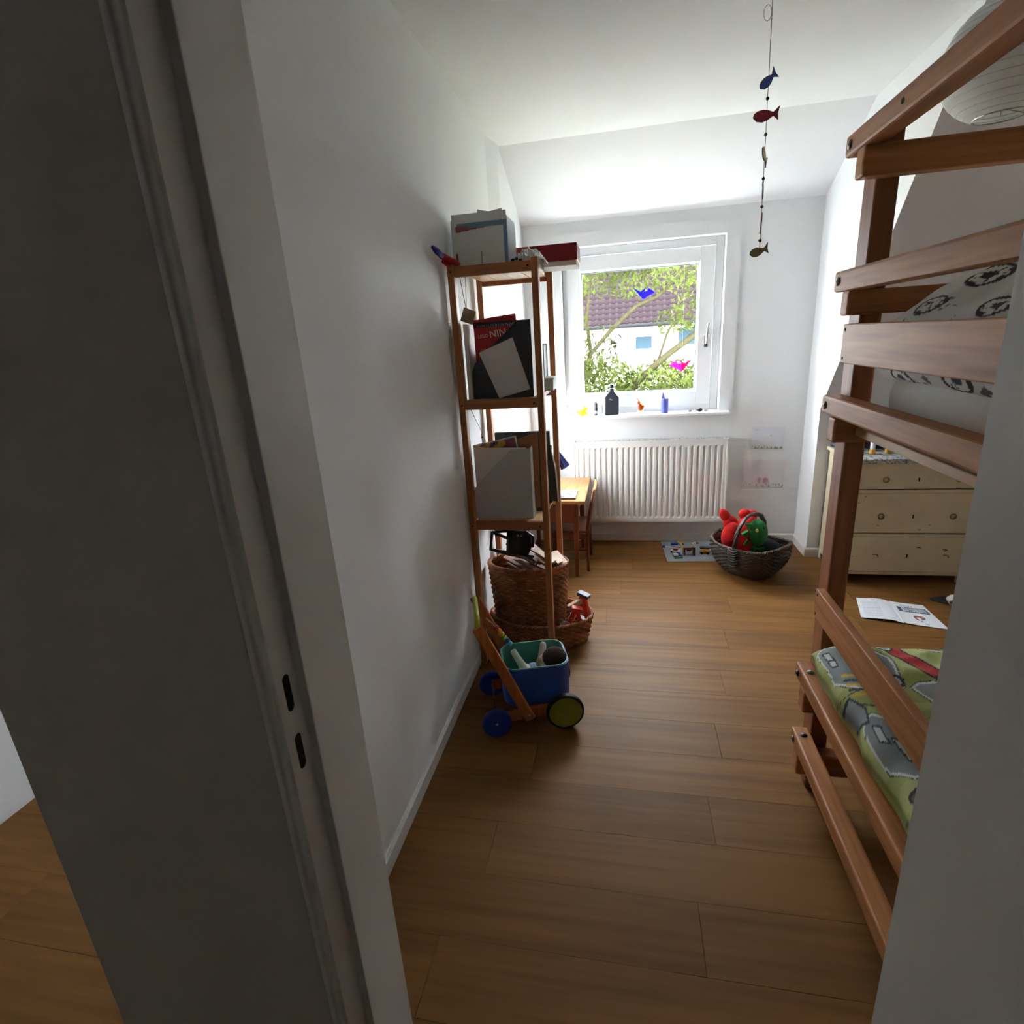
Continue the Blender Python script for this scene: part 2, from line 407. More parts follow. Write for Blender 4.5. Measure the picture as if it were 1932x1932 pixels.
tg = B().box(rx0, rx1, ry-.004, ry+.008, rz1-.014, rz1).box(rx0, rx1, ry+.075, ry+.085, rz1-.014, rz1)
obj('top_frame', tg, M_RAD, rad)
gr = B(); q = rx0+.025
while q < rx1-.02: gr.box(q, q+.0055, ry+.008, ry+.075, rz1-.008, rz1-.001); q += .0105
obj('top_grille', gr, M_RAD, rad)
obj('wall_bracket', B().box(-.2, -.17, ry+.07, YB, .3, .65), M_RAD, rad); obj('wall_bracket', B().box(.5, .53, ry+.07, YB, .3, .65), M_RAD, rad)

# ================================================================== bunk bed
bed = thing('bunk_bed', (1.6, 1.2, 0), 'brown pine bunk bed with thick square rails on the right', 'bed')
BX0, BX1, BY0, BY1 = .595, 2.66, .76, 1.73
for px in (BX0, BX1):
    for py in (BY0, 1.65):
        obj('post', B().box(px, px+.052, py, py+.08, 0, 1.93), M_BEDZ, bed, bevel=.006)
M_BOLT = mat('bolt_steel', (120, 116, 110), .35, metal=1)
def end_rail(x_out, z_a, z_b, y_end, thick, bolt=True, holes=()):
    o = obj('end_rail', B().box(x_out, x_out+thick, .735, y_end, z_a, z_b), M_BEDY, bed, bevel=.007)
    if bolt: obj('bolt', B().lathe([(0, 0), (.011, 0), (.011, .004), (0, .007)], (x_out+.001, y_end-.033, (z_a+z_b)/2), 12, axis='x', M=Matrix.Scale(-1, 3, Vector((1,0,0)))), M_BOLT, o, smooth=True)
    for yy in holes: obj('bolt_hole', B().lathe([(0, 0), (.006, 0), (.006, .001), (0, .0012)], (x_out+.0002, yy, (z_a+z_b)/2), 10, axis='x', M=Matrix.Scale(-1, 3, Vector((1,0,0)))), M_GAP, o)
    return o
end_rail(.543, 1.881, 1.93, 1.725, .052, holes=(1.42,))
end_rail(.543, 1.567, 1.618, 1.708, .052)
end_rail(.543, 1.252, 1.302, 1.708, .052)
end_rail(.543, .408, .456, 1.70, .052)
end_rail(.543, .172, .222, 1.68, .052)
for za, zb_, ye in ((1.387, 1.487, 1.686), (.638, .727, 1.672)):
    o = obj('guard_board', B().box(.57, .595, .735, ye, za, zb_), M_BEDY, bed, bevel=.003)
    for zz in (za+.014, zb_-.014): obj('screw', B().lathe([(0, 0), (.004, 0), (.004, .001), (0, .0015)], (.570, ye-.018, zz), 10, axis='x', M=Matrix.Scale(-1, 3, Vector((1,0,0)))), M_GAP, o)
for z_ in (.408, .456): pass
for z_ in (.456, .222):   # bolt heads on top of the low rails
    obj('bolt', B().lathe([(.011, 0), (.011, .003), (0, .006)], (.569, 1.635, z_), 12), M_BOLT, bed, smooth=True)
for za, zb_ in ((1.815, 1.881), (1.507, 1.566), (1.185, 1.25), (.33, .407), (.095, .171)):
    h = zb_-za
    obj('long_rail', B().box(.545 if zb_ < 1.9 else .57, BX1+.1, 1.60, 1.65, za, zb_), M_BEDX, bed, bevel=.006)
    obj('long_rail', B().box(.60, BX1+.1, .84, .89, za, zb_), M_BEDX, bed, bevel=.006)
obj('slat_ledge', B().box(.597, .62, .9, 1.598, 1.205, 1.226), wood('ledge_pine_y', (200, 160, 112), (176, 132, 86), 'y', .5), bed, bevel=.002)
obj('slat_ledge', B().box(.597, .62, .9, 1.598, .36, .385), MATS['ledge_pine_y'], bed, bevel=.002)
sm = None
for lvl in (1.228, .388):
    for i in range(13):
        xx = .68+i*.15
        obj('slat', B().box(xx, xx+.07, .9, 1.598, lvl-.002, lvl+.016), MATS['ledge_pine_y'], bed)

def soft_box(x0, x1, y0, y1, z0, z1, nx, ny, round_=.06, top=None, wr=0, wscale=6, seed=0, rb=None):
    """closed cushion-like mesh: grid top and bottom with rounded rim"""
    b = B(); cx, cy, cz = (x0+x1)/2, (y0+y1)/2, (z0+z1)/2
    hx, hy, hz = (x1-x0)/2, (y1-y0)/2, (z1-z0)/2
    def edge(u):     # remap so samples crowd at the rim
        return math.sin(u*math.pi/2)*.35+u*.65
    vs_ = []
    for side in (1, -1):
        for i in range(nx+1):
            for j in range(ny+1):
                u, v = edge(-1+2*i/nx), edge(-1+2*j/ny)
                rd = (rb or round_) if side < 0 else round_
                dx = min(1, (1-abs(u))*hx/rd); dy = min(1, (1-abs(v))*hy/rd)
                k = math.sqrt(max(0, 1-(1-dx)**2))*math.sqrt(max(0, 1-(1-dy)**2))
                px, py = cx+u*hx, cy+v*hy
                inset = 0
                z_ = cz+side*hz*k
                if side > 0 and top: z_ += top(px, py)*k
                if wr:
                    nv = noise.noise(Vector((px*wscale, py*wscale*.7, seed+side)))+.5*noise.noise(Vector((px*wscale*2.3, py*wscale*2.3, seed+4)))
                    z_ += wr*nv*(k if side > 0 else .3*k)
                    e = noise.noise(Vector((px*9, py*9, seed+9)))*wr*.8*(1-k)
                    px += e*(1 if u > 0 else -1); py += e
                vs_.append((px, py, z_))
    N_ = (nx+1)*(ny+1); fs = []
    for s_ in (0, 1):
        for i in range(nx):
            for j in range(ny):
                a = s_*N_+i*(ny+1)+j; fs.append((a, a+ny+1, a+ny+2, a+1))
    b.add(vs_, fs)
    # stitch rim
    ring = [i*(ny+1) for i in range(nx+1)]+[nx*(ny+1)+j for j in range(1, ny+1)]+[i*(ny+1)+ny for i in range(nx-1, -1, -1)]+[j for j in range(ny-1, 0, -1)]
    L_ = len(ring); b.f += [(ring[i], ring[(i+1) % L_], N_+ring[(i+1) % L_], N_+ring[i]) for i in range(L_)]
    return b
M_SHEET = mat('white_sheet', (224, 222, 216), .85, var=.03, bump=.1, bscale=300)
mu = obj('mattress', B().box(.650, 2.64, .9, 1.598, 1.246, 1.365), M_SHEET, None, smooth=True, bevel=.05, seg=6)
tag(mu, 'white sheeted mattress on the upper bunk', 'mattress')
ml = obj('mattress', B().box(.60, 2.64, .9, 1.598, .406, .52), M_SHEET, None, smooth=True, bevel=.045, seg=6)
tag(ml, 'white mattress on the lower bunk under the car print duvet', 'mattress')

# upper duvet with footballs
def heap(px, py): return .06*max(0, min(1, (px-.66)/.2))+.025*math.sin(px*5+py*3)
ud = obj('duvet', soft_box(.603, 1.36, .86, 1.597, 1.350, 1.535, 230, 230, .15, heap, .022, 8, 3, rb=.045), print_mat('football_cotton', .85, .15), None, smooth=True)
tag(ud, 'white duvet with black football print heaped on the upper bunk', 'duvet')
balls = [((.639, 1.167, 1.507), .026), ((.709, 1.342, 1.566), .031), ((.619, 1.217, 1.375), .028), ((.640, 1.40, 1.514), .026), ((.625, 1.453, 1.364), .026), ((.66, 1.06, 1.53), .026), ((.86, 1.52, 1.6), .03), ((.85, 1.30, 1.6), .032), ((1.0, 1.4, 1.6), .032), ((1.05, 1.15, 1.6), .032), ((.8, 1.1, 1.6), .032), ((1.2, 1.3, 1.6), .032)]
balls = [(Vector(c), r_) for c, r_ in balls]
def footballs(p):
    for c, r_ in balls:
        if abs(p.x-c.x) > .07 or abs(p.y-c.y) > .07: continue
        d = p-c
        if c.z == 1.6: d.z = 0
        else: d.y *= .55
        D = d.length/r_
        if D < 1.1:
            if D > .88: return (36, 36, 40)
            ang = math.atan2(d.y*.7+d.z*.7, d.x+d.z*.5); w = abs(((ang/(2*math.pi/5)) % 1)-.5)
            if D < .38+.06*math.cos(5*ang): return (38, 40, 50)
            if w > .44 and D < .75: return (52, 52, 58)
            if w < .22 and D > .74: return (44, 44, 52)
            return (228, 228, 224)
    n_ = noise.noise(p*18)
    if n_ > .38 and noise.noise(p*55) > .12: return (112, 112, 116)
    return (226, 225, 220)
paint(ud, footballs)

# lower duvet with cars
ldv = obj('duvet', soft_box(.552, 1.26, .86, 1.628, .455, .60, 240, 250, .085, lambda a, c: .012*math.sin(a*6+c*8), .018, 8, 11), print_mat('car_cotton', .85, .15), None, smooth=True)
tag(ldv, 'green duvet printed with grey and red cars on the lower bunk', 'duvet')
GREEN, GREY, DK, WH, RED, YEL, PALE = (156, 162, 88), (124, 128, 128), (40, 44, 50), (206, 210, 204), (176, 34, 30), (206, 166, 36), (178, 184, 182)
def box_(s0, s1, t0, t1, sk=0): return [(s0, t0), (s1, t0+sk), (s1, t1+sk), (s0, t1)]
SH = []      # shapes of the print, topmost first: outline in (across, along), fill, line colour, line width
for k in range(5): SH.append((box_(.055, .115, .215+.022*k, .226+.022*k, .012), YEL if k % 2 == 0 else DK, None, 0))
SH += [(box_(.03, .06, .085, .125, .01), PALE, DK, .002), (box_(.03, .06, .130, .165, .01), PALE, DK, .002), (box_(.11, .135, .11, .17, .015), WH, None, 0),
       (box_(.05, .08, .42, .47, .01), PALE, DK, .002), (box_(.10, .125, .47, .53, .01), PALE, DK, .002)]
SH += [([(.0, .06), (.06, .045), (.15, .07), (.19, .12), (.18, .26), (.14, .30), (.06, .27), (.0, .22)], GREY, WH, .004),
       ([(-.05, .30), (.03, .31), (.06, .36), (.04, .40), (-.05, .36)], (138, 144, 146), DK, .003),
       ([(.0, .40), (.07, .385), (.15, .42), (.17, .50), (.15, .58), (.07, .58), (.0, .54)], GREY, WH, .004),
       ([(.19, -.01), (.215, -.015), (.24, .03), (.255, .10), (.285, .17), (.325, .215), (.32, .255), (.285, .235), (.25, .20), (.225, .14), (.20, .07)], RED, DK, .002),
       ([(.20, .27), (.26, .24), (.33, .27), (.40, .33), (.39, .40), (.30, .40), (.22, .36)], (134, 142, 140), WH, .004),
       ([(.30, .02), (.40, .04), (.50, .09), (.50, .12), (.40, .08), (.30, .05)], (128, 134, 132), WH, .003),
       ([(.34, .14), (.42, .16), (.50, .2), (.5, .24), (.42, .21), (.35, .19)], (128, 134, 132), DK, .003),
       ([(.20, .42), (.30, .43), (.38, .47), (.36, .55), (.24, .55)], (112, 118, 118), WH, .004),
       ([(.09, .60), (.16, .61), (.19, .66), (.12, .68)], (44, 54, 74), DK, .003), ([(.02, .62), (.08, .61), (.1, .66), (.04, .68)], (108, 88, 62), DK, .003),
       ([(.165, .66), (.2, .66), (.2, .70), (.165, .70)], RED, None, 0)]
SHB = [(min(q[0] for q in sh[0])-.006, max(q[0] for q in sh[0])+.006, min(q[1] for q in sh[0])-.006, max(q[1] for q in sh[0])+.006)+sh for sh in SH]
WHEELS = [(.16, .235, .032), (.14, .535, .03), (.205, .06, .024), (.295, .225, .026), (.36, .39, .03), (.30, .31, .0)]
def cars(p):
    s = (p.x-.552)+(p.z-.565)*.9; t = 1.64-p.y
    if s < .13: s *= 1.45
    s += .006*math.sin(t*30); t += .006*math.sin(s*34)
    for a, c, r_ in WHEELS:
        D = math.hypot(s-a, t-c)
        if D < r_: return DK if D > r_*.72 or D < r_*.2 else (WH if D > r_*.5 else (146, 150, 152))
    D = math.hypot((s-.065)*1.0, t-.028)      # the big figure near the edge
    if .012 < D < .022 and not (s < .06 and t > .03): return DK
    for (a0, a1, b0, b1, poly, fill, line, w) in SHB:
        if not (a0 < s < a1 and b0 < t < b1): continue
        if line:
            d = min(segdist(s, t, poly[i], poly[i-1]) for i in range(len(poly)))
            if d < w: return line
            if inpoly(s, t, poly): return fill
            if d < w+.0035: return DK
        elif inpoly(s, t, poly): return fill
    n_ = noise.noise(p*11)
    if abs(n_-.12) < .02 and noise.noise(p*5) > 0: return DK
    return GREEN if n_ > -.2 else (172, 176, 112)
paint(ldv, cars)

# ================================================================== wooden shelf and what stands on it
SX0, SX1, SY0, SY1 = -.685, -.323, 2.28, 2.78
shelf = thing('shelf_unit', ((SX0+SX1)/2, (SY0+SY1)/2, 0), 'tall narrow pine shelf unit with slatted boards against the wall', 'shelf')
for px in (SX0, SX1-.027):
    for py in (SY0, SY1-.042):
        obj('post', B().box(px, px+.027, py, py+.042, 0, 1.80), M_SHZ, shelf, bevel=.003)
for zt in (1.79, 1.268, .73):
    for py in (SY0+.006, SY1-.03):
        o = obj('cross_bar', B().box(SX0+.027, SX1-.027, py, py+.022, zt-.04, zt), M_SHX, shelf, bevel=.003)
    for xx in (SX0+.027, SX1-.027):
        for py in (SY0+.021,):
            obj('dowel', B().lathe([(0, 0), (.004, 0), (.004, .002), (0, .0025)], (xx-.013, SY0-.0015, zt-.02), 10, axis='y'), M_GAP, shelf)
    w = (SX1-SX0-.054-.012)/4
    for i in range(4):
        a = SX0+.029+i*(w+.003)
        obj('slat', B().box(a, a+w, SY0+.028, SY1-.03, zt-.02, zt-.002), M_SHY, shelf, bevel=.0015)

def sheet(name, poly, y0, y1, material, parent=None, **k):
    """upright card: outline in x/z, thickness in y"""
    return obj(name, B().prism(poly, y0, y1, 'xz'), material, parent, **k)
def book(name, x0, x1, y0, y1, z0, z1, cover, label, cat='book', group=None, lean=None, spine='y'):
    """upright book facing the viewer: two covers, spine at the left, page block"""
    t = thing(name, ((x0+x1)/2, (y0+y1)/2, z0), label, cat, group)
    T = None
    if lean:
        T = Matrix.Translation((x0, y0, z0)) @ Matrix.Rotation(R(lean), 4, 'Y') @ Matrix.Translation((-x0, -y0, -z0))
    c = .002
    obj('cover', B(T).box(x0, x1, y0, y0+c, z0, z1).box(x0, x1, y1-c, y1, z0, z1).box(x0, x0+c, y0+c, y1-c, z0, z1), cover, t)
    obj('pages', B(T).box(x0+c, x1-.003, y0+c, y1-c, z0+.003, z1-.003), M_PAPER, t)
    return t
Z2, Z3 = 1.2665, .7285
# --- second tier: black magazine file with books in it
def magfile(name, x0, x1, y0, y1, z0, zlo, zhi, xcut, material, label, edge=None):
    """open-fronted file: low at the front-left, high at the right"""
    t = thing(name, ((x0+x1)/2, (y0+y1)/2, z0), label, 'magazine file'); c = .003
    poly = [(x0, z0), (x1, z0), (x1, zhi), (xcut, zhi-.005), (x0+.015, zlo+.03), (x0, zlo)]
    sheet('side_panel', poly, y0, y0+c, material, t); sheet('side_panel', poly, y1-c, y1, material, t)
    obj('back_panel', B().box(x1-c, x1, y0+c, y1-c, z0, zhi), edge or material, t)
    obj('bottom_panel', B().box(x0, x1-c, y0+c, y1-c, z0, z0+c), material, t)
    obj('front_panel', B().box(x0, x0+c, y0+c, y1-c, z0+c, zlo), material, t)
    return t
magfile('magazine_file', -.632, -.372, 2.345, 2.43, Z2, 1.385, 1.578, -.43, M_BLACK, 'black star dotted magazine file on the second tier of the shelf', edge=M_PAPER)
stars = [( -.40, 1.56), (-.395, 1.49), (-.392, 1.44), (-.41, 1.52)]
M_RED = mat('red_cover', (176, 28, 34), .45, var=.15); M_DKRED = mat('dark_red', (140, 20, 34), .4, var=.12)
nb = book('book', -.612, -.395, 2.352, 2.366, Z2+.005, 1.556, M_RED, 'red book with white NIN lettering inside the black magazine file')
obj('title', text_mesh('NIN', .040, facing_cam((-.512, 2.3515, 1.530), -7)), M_PAPER, nb)
obj('title', text_mesh('LEGO', .017, facing_cam((-.575, 2.3515, 1.522), -4)), M_PAPER, nb)
obj('picture', B().prism([(-.595, 1.455), (-.585, 1.475), (-.575, 1.468), (-.572, 1.478), (-.562, 1.462), (-.57, 1.45)], 2.3512, 2.3518, 'xz'), mat('orange_print', (190, 110, 40), .5), nb)
cb_ = book('book', -.618, -.40, 2.372, 2.386, Z2+.005, 1.578, M_BLACK, 'dark book with torn white lettering behind the red book')
tb = B(); rt = random.Random(2); qx = -.60
while qx < -.425:          # worn, unreadable row of white capitals
    ww = rt.uniform(.005, .009); hh = rt.uniform(.011, .016); zz = 1.560+(qx+.6)*.03
    tb.bar((qx, 2.3715, zz-hh/2), (qx+ww*rt.uniform(-.4, .8), 2.3715, zz+hh/2), .001, .0026, (0, 1, 0))
    if rt.random() < .6: tb.bar((qx, 2.3715, zz+rt.uniform(-.005, .005)), (qx+ww, 2.3715, zz+rt.uniform(-.005, .005)), .001, .0024, (0, 1, 0))
    qx += ww+.0015
obj('title', tb, M_PAPER, cb_)
book('book', -.60, -.415, 2.395, 2.41, Z2+.005, 1.59, M_RED, 'red book peeking highest out of the black magazine file', lean=-5)
book('book', -.655, -.637, 2.34, 2.56, Z2, 1.575, M_PAPER, 'white spine folder at the left end of the second tier', 'folder')
ws = sheet('paper_sheet', [(-.596, 1.457), (-.449, 1.511), (-.385, 1.300), (-.520, 1.2675)], 2.338, 2.3405, mat('light_card', (214, 208, 206), .8, var=.03))
tag(ws, 'pale grey card leaning tilted against the black magazine file', 'card')
magfile('magazine_file', -.63, -.365, 2.45, 2.54, Z2, 1.42, 1.565, -.45, M_BLACK, 'plain black magazine file behind the star dotted one', edge=mat('pale_edge', (196, 204, 206), .6))
book('book', -.385, -.355, 2.58, 2.70, Z2+.06, 1.475, M_BLACK, 'dark book at the back right of the second tier')
bx = thing('card_box', (-.35, 2.66, Z2), 'pale green card box at the right edge of the second tier', 'box')
obj('body', B().box(-.385, -.318, 2.585, 2.72, Z2, Z2+.05), mat('pale_green_card', (178, 196, 184), .7), bx, bevel=.002)
obj('lid', B().box(-.388, -.315, 2.582, 2.723, Z2+.05, Z2+.058), mat('pale_green_lid', (206, 216, 206), .7), bx, bevel=.002)
# --- third tier
magfile('magazine_file', -.665, -.40, 2.34, 2.425, Z3, .86, 1.048, -.49, M_GREYCARD, 'speckled grey magazine file on the third tier of the shelf', edge=mat('pale_edge', (196, 204, 206), .6))
ls = sheet('paper_sheet', [(-.655, Z3+.004), (-.42, Z3+.004), (-.42, 1.050), (-.655, 1.054)], 2.346, 2.352, mat('cream_grey_card', (218, 210, 204), .8, var=.03)); tag(ls, 'pale card pad inside the speckled grey magazine file', 'card')
cm = thing('comic_book', (-.56, 2.40, Z3+.01), 'colourful comic with yellow and purple picture tilted in the grey file', 'comic')
T = Matrix.Translation((-.655, 2.38, 1.0)) @ Matrix.Rotation(R(-11), 4, 'Y')
cp = B(T)
nx, nz = 60, 40
cp.add([(.2*i/nx, 0, -.26+.32*j/nz) for i in range(nx+1) for j in range(nz+1)], [(i*(nz+1)+j, (i+1)*(nz+1)+j, (i+1)*(nz+1)+j+1, i*(nz+1)+j+1) for i in range(nx) for j in range(nz)])
co = obj('cover', cp, print_mat('glossy_print', .4), cm)
Ti = T.inverted()
def comic(p):
    q = Ti @ p
    if q.x < .006 or q.z > .053 or q.x > .194: return (214, 210, 206)
    n1, n2 = noise.noise(p*40), noise.noise(p*70+Vector((5, 0, 0)))
    if q.x > .15: return (110, 40, 52)
    return (206, 160, 50) if n1 > .05 else ((80, 40, 90) if n2 > 0 else (120, 60, 50))
paint(co, comic)
obj('pages', B(T).box(0, .2, .0006, .008, -.26, .06), mat('navy_card', (28, 34, 70), .5), cm)
br = sheet('card_sheet', [(-.52, .76), (-.375, .76), (-.375, 1.105), (-.44, 1.085), (-.52, 1.06)], 2.405, 2.408, mat('brown_card', (150, 104, 72), .8)); tag(br, 'brown cardboard piece standing in the grey file behind the comic', 'cardboard')
magfile('magazine_file', -.65, -.365, 2.45, 2.53, Z3, .9, 1.05, -.5, mat('charcoal_card', (70, 66, 64), .7), 'dark grey magazine file behind the speckled one', edge=mat('pale_edge', (196, 204, 206), .6))
book('folder', -.61, -.345, 2.58, 2.60, Z3, 1.08, mat('dark_green_grey', (66, 74, 70), .6), 'tall dark folder at the back of the third tier', 'folder')
book('folder', -.60, -.345, 2.63, 2.66, Z3, 1.0, mat('grey_folder', (92, 84, 78), .6), 'brown grey folder at the very back of the third tier', 'folder')
bg_ = thing('paper_bag', (-.34, 2.66, Z3), 'dark paper bag at the right back of the third tier', 'bag')
obj('bag_body', B().prism([(-.375, Z3), (-.315, Z3), (-.325, .9), (-.345, 1.0), (-.37, 1.0)], 2.61, 2.625, 'xz'), mat('brown_bag', (96, 78, 66), .8), bg_)
obj('bag_edge', B().tube([(-.318, 2.608, Z3), (-.328, 2.608, .9), (-.347, 2.608, 1.0)], .003, 6), mat('pale_edge', (196, 204, 206), .6), bg_)

# --- things on the top board
ZT = 1.7885
fb = thing('file_box', (-.56, 2.42, ZT), 'clear box of papers with blue edge on top of the shelf', 'box')
M_CLEAR = mat('milky_plastic', (214, 220, 222), .35, var=.02, trans=.35)
fbx = B(); X0, X1, Y0, Y1 = -.668, -.442, 2.33, 2.50
fbx.box(X0, X0+.003, Y0, Y1, ZT, 1.96).box(X1-.003, X1, Y0, Y1, ZT, 1.96).box(X0+.003, X1-.003, Y1-.003, Y1, ZT, 1.96).box(X0+.003, X1-.003, Y0, Y1-.003, ZT, ZT+.003)
obj('body', fbx, M_CLEAR, fb)
pp = B(); nx, nz = 70, 60
pp.add([(X0+.003+(X1-X0-.006)*i/nx, Y0+.003, ZT+.004+.188*j/nz) for i in range(nx+1) for j in range(nz+1)], [(i*(nz+1)+j, (i+1)*(nz+1)+j, (i+1)*(nz+1)+j+1, i*(nz+1)+j+1) for i in range(nx) for j in range(nz)])
ps = obj('paper', pp, print_mat('glossy_print', .4), fb)
def fpaper(p):
    u = (p.x-X0)/(X1-X0); v = (p.z-ZT)/.19
    if v > .84: return (232, 234, 234)
    if v > .74 and u > .1: return (118, 150, 176) if u > .3 or v > .78 else (176, 96, 110)
    if u > .92: return (112, 150, 190)
    if u < .60 and .66 < v < .78 and u > .08 and v > .66+u*.12: return (170, 84, 100)
    if .05 < u < .09 and v < .28: return (168, 70, 84)
    if .5 < u < .52 and v < .3: return (90, 80, 84)
    return (222, 226, 222)
paint(ps, fpaper)
obj('paper', B().prism([(-.572, 1.9), (-.466, 1.9), (-.463, 1.990), (-.515, 1.983), (-.560, 1.994)], 2.345, 2.346, 'xz'), M_PAPER, fb)
obj('paper', B().box(X0+.006, X1-.006, 2.36, 2.47, ZT+.004, 1.955), M_PAPER, fb)
rbx = thing('game_box', (-.34, 2.66, ZT), 'flat dark red cardboard box overhanging the shelf top', 'box')
obj('box_base', B().box(-.478, -.198, 2.565, 2.745, ZT+.0, ZT+.035), M_PAPER, rbx, bevel=.002)
obj('box_lid', B().box(-.482, -.194, 2.561, 2.749, ZT+.02, ZT+.088), M_DKRED, rbx, bevel=.0025)
# crumpled film bag
cr_ = B(); nn = 26; vs_ = []
for i in range(nn+1):
    for j in range(nn+1):
        u, v = i/nn, j/nn
        px = -.435+.13*u; py = 2.315+.15*v
        h = .045*math.sin(math.pi*u)**.6*math.sin(math.pi*v)**.6
        n3 = noise.noise(Vector((u*7, v*7, 2)))*.022+noise.noise(Vector((u*17, v*17, 7)))*.012
        drop = -max(0, px-(-.332))*1.6
        vs_.append((px, py, ZT+.004+max(0, h+n3*(.3+h*14))+(drop if drop < 0 and py < 2.32 else 0)))
cr_.add(vs_, [(i*(nn+1)+j, (i+1)*(nn+1)+j, (i+1)*(nn+1)+j+1, i*(nn+1)+j+1) for i in range(nn) for j in range(nn)])
fo = obj('film_bag', cr_, mat('crumpled_film', (190, 190, 192), .15, metal=.5, var=.5, scale=45)); md = fo.modifiers.new('thick', 'SOLIDIFY'); md.thickness = .001
tag(fo, 'crumpled shiny film bag at the right corner of the shelf top', 'bag')
sw = thing('toy_sword', (-.66, 2.25, ZT), 'blue and red plastic toy stick poking out beside the clear box', 'toy')
obj('tip', B().tube([(-.672, 2.085, 1.836), (-.668, 2.12, 1.826), (-.664, 2.16, 1.815)], [.006, .012, .011], 10), mat('violet_plastic', (48, 34, 150), .35), sw, smooth=True)
obj('shaft', B().tube([(-.664, 2.16, 1.815), (-.655, 2.32, 1.805), (-.655, 2.36, 1.803)], .012, 10), mat('bright_red', (180, 24, 34), .35), sw, smooth=True)
obj('guard', B().tube([(-.672, 2.20, 1.80), (-.668, 2.25, 1.792), (-.664, 2.275, 1.80)], [.007, .009, .006], 10), MATS['bright_red'], sw, smooth=True)
for i, (px, py, s_) in enumerate(((-.425, 2.318, .008), (-.41, 2.325, .010), (-.395, 2.317, .007))):
    bt = B(); bt.ball((px, py, ZT+s_*.95), s_, 8, 6)
    for k in range(5): bt.ball((px+s_*.6*math.cos(k*1.26), py+s_*.6*math.sin(k*1.26), ZT+s_*1.2), s_*.45, 6, 4)
    tag(obj('alder_cone', bt, mat('cone_brown', (58, 34, 26), .8), None, smooth=True), 'tiny dark brown cone on the front edge of the shelf top', 'cone', 'small cones on the shelf top')
# tag on a string
tg_ = thing('gift_tag', (-.615, 2.265, 1.56), 'beige square tag hanging on a loop of string from the shelf', 'tag')
T = facing_cam((-.611, 2.272, 1.603), 18)
obj('card', B(T).add([(-.027, -.026, 0), (.025, -.029, 0), (.028, .024, 0), (-.024, .028, 0), (-.027, -.026, .0012), (.025, -.029, .0012), (.028, .024, .0012), (-.024, .028, .0012)], [(0,3,2,1),(4,5,6,7),(0,1,5,4),(1,2,6,5),(2,3,7,6),(3,0,4,7)]), mat('beige_card', (170, 142, 118), .8), tg_)
M_STR = mat('string_tan', (150, 112, 62), .9)
obj('string', B().tube([(-.632, 2.272, 1.752), (-.625, 2.271, 1.69), (-.616, 2.270, 1.632)], .0013, 5).tube([(-.610, 2.272, 1.752), (-.612, 2.271, 1.69), (-.615, 2.270, 1.632)], .0013, 5), M_STR, tg_)
hk = thing('hanging_cord', (-.60, 2.31, 1.05), 'thin dark cord hanging in a V below the second tier', 'cord')
obj('cord', B().tube([(-.655, 2.35, 1.228), (-.615, 2.35, 1.13), (-.612, 2.35, 1.07)], .0011, 5).tube([(-.60, 2.35, 1.228), (-.61, 2.35, 1.13), (-.612, 2.35, 1.07)], .0011, 5), mat('dark_cord', (50, 44, 44), .8), hk)
obj('bead', B().ball((-.612, 2.35, 1.10), .005, 8, 6), MATS['dark_cord'], hk)
# ribbon bow hung on the back post
rbn = thing('ribbon_fan', (-.31, 2.77, .84), 'violet and pale blue paper ribbons hanging on the back shelf post', 'ribbon')
for k, (a, c_, col) in enumerate((((-.335, .93), (-.31, .845), (96, 90, 150)), ((-.325, .935), (-.285, .86), (120, 140, 196)), ((-.33, .93), (-.298, .85), (150, 172, 214)), ((-.345, .925), (-.338, .855), (110, 100, 158)))):
    d = Vector((c_[0]-a[0], 0, c_[1]-a[1])).normalized(); s_ = Vector((d.z, 0, -d.x))*.012
    A, E_ = Vector((a[0], 2.788+k*.003, a[1])), Vector((c_[0], 2.80+k*.006, c_[1]))
    bb = B().add([A-s_*.3, A+s_*.3, E_+s_, E_-s_, A-s_*.3+Vector((0,.001,0)), A+s_*.3+Vector((0,.001,0)), E_+s_+Vector((0,.001,0)), E_-s_+Vector((0,.001,0))], [(0,3,2,1),(4,5,6,7),(0,1,5,4),(1,2,6,5),(2,3,7,6),(3,0,4,7)])
    obj('ribbon', bb, mat('ribbon%d' % k, col, .5, trans=.3), rbn)
obj('knot', B().ball((-.332, 2.79, .932), (.011, .008, .009), 10, 8), MATS['ribbon0'], rbn, smooth=True)

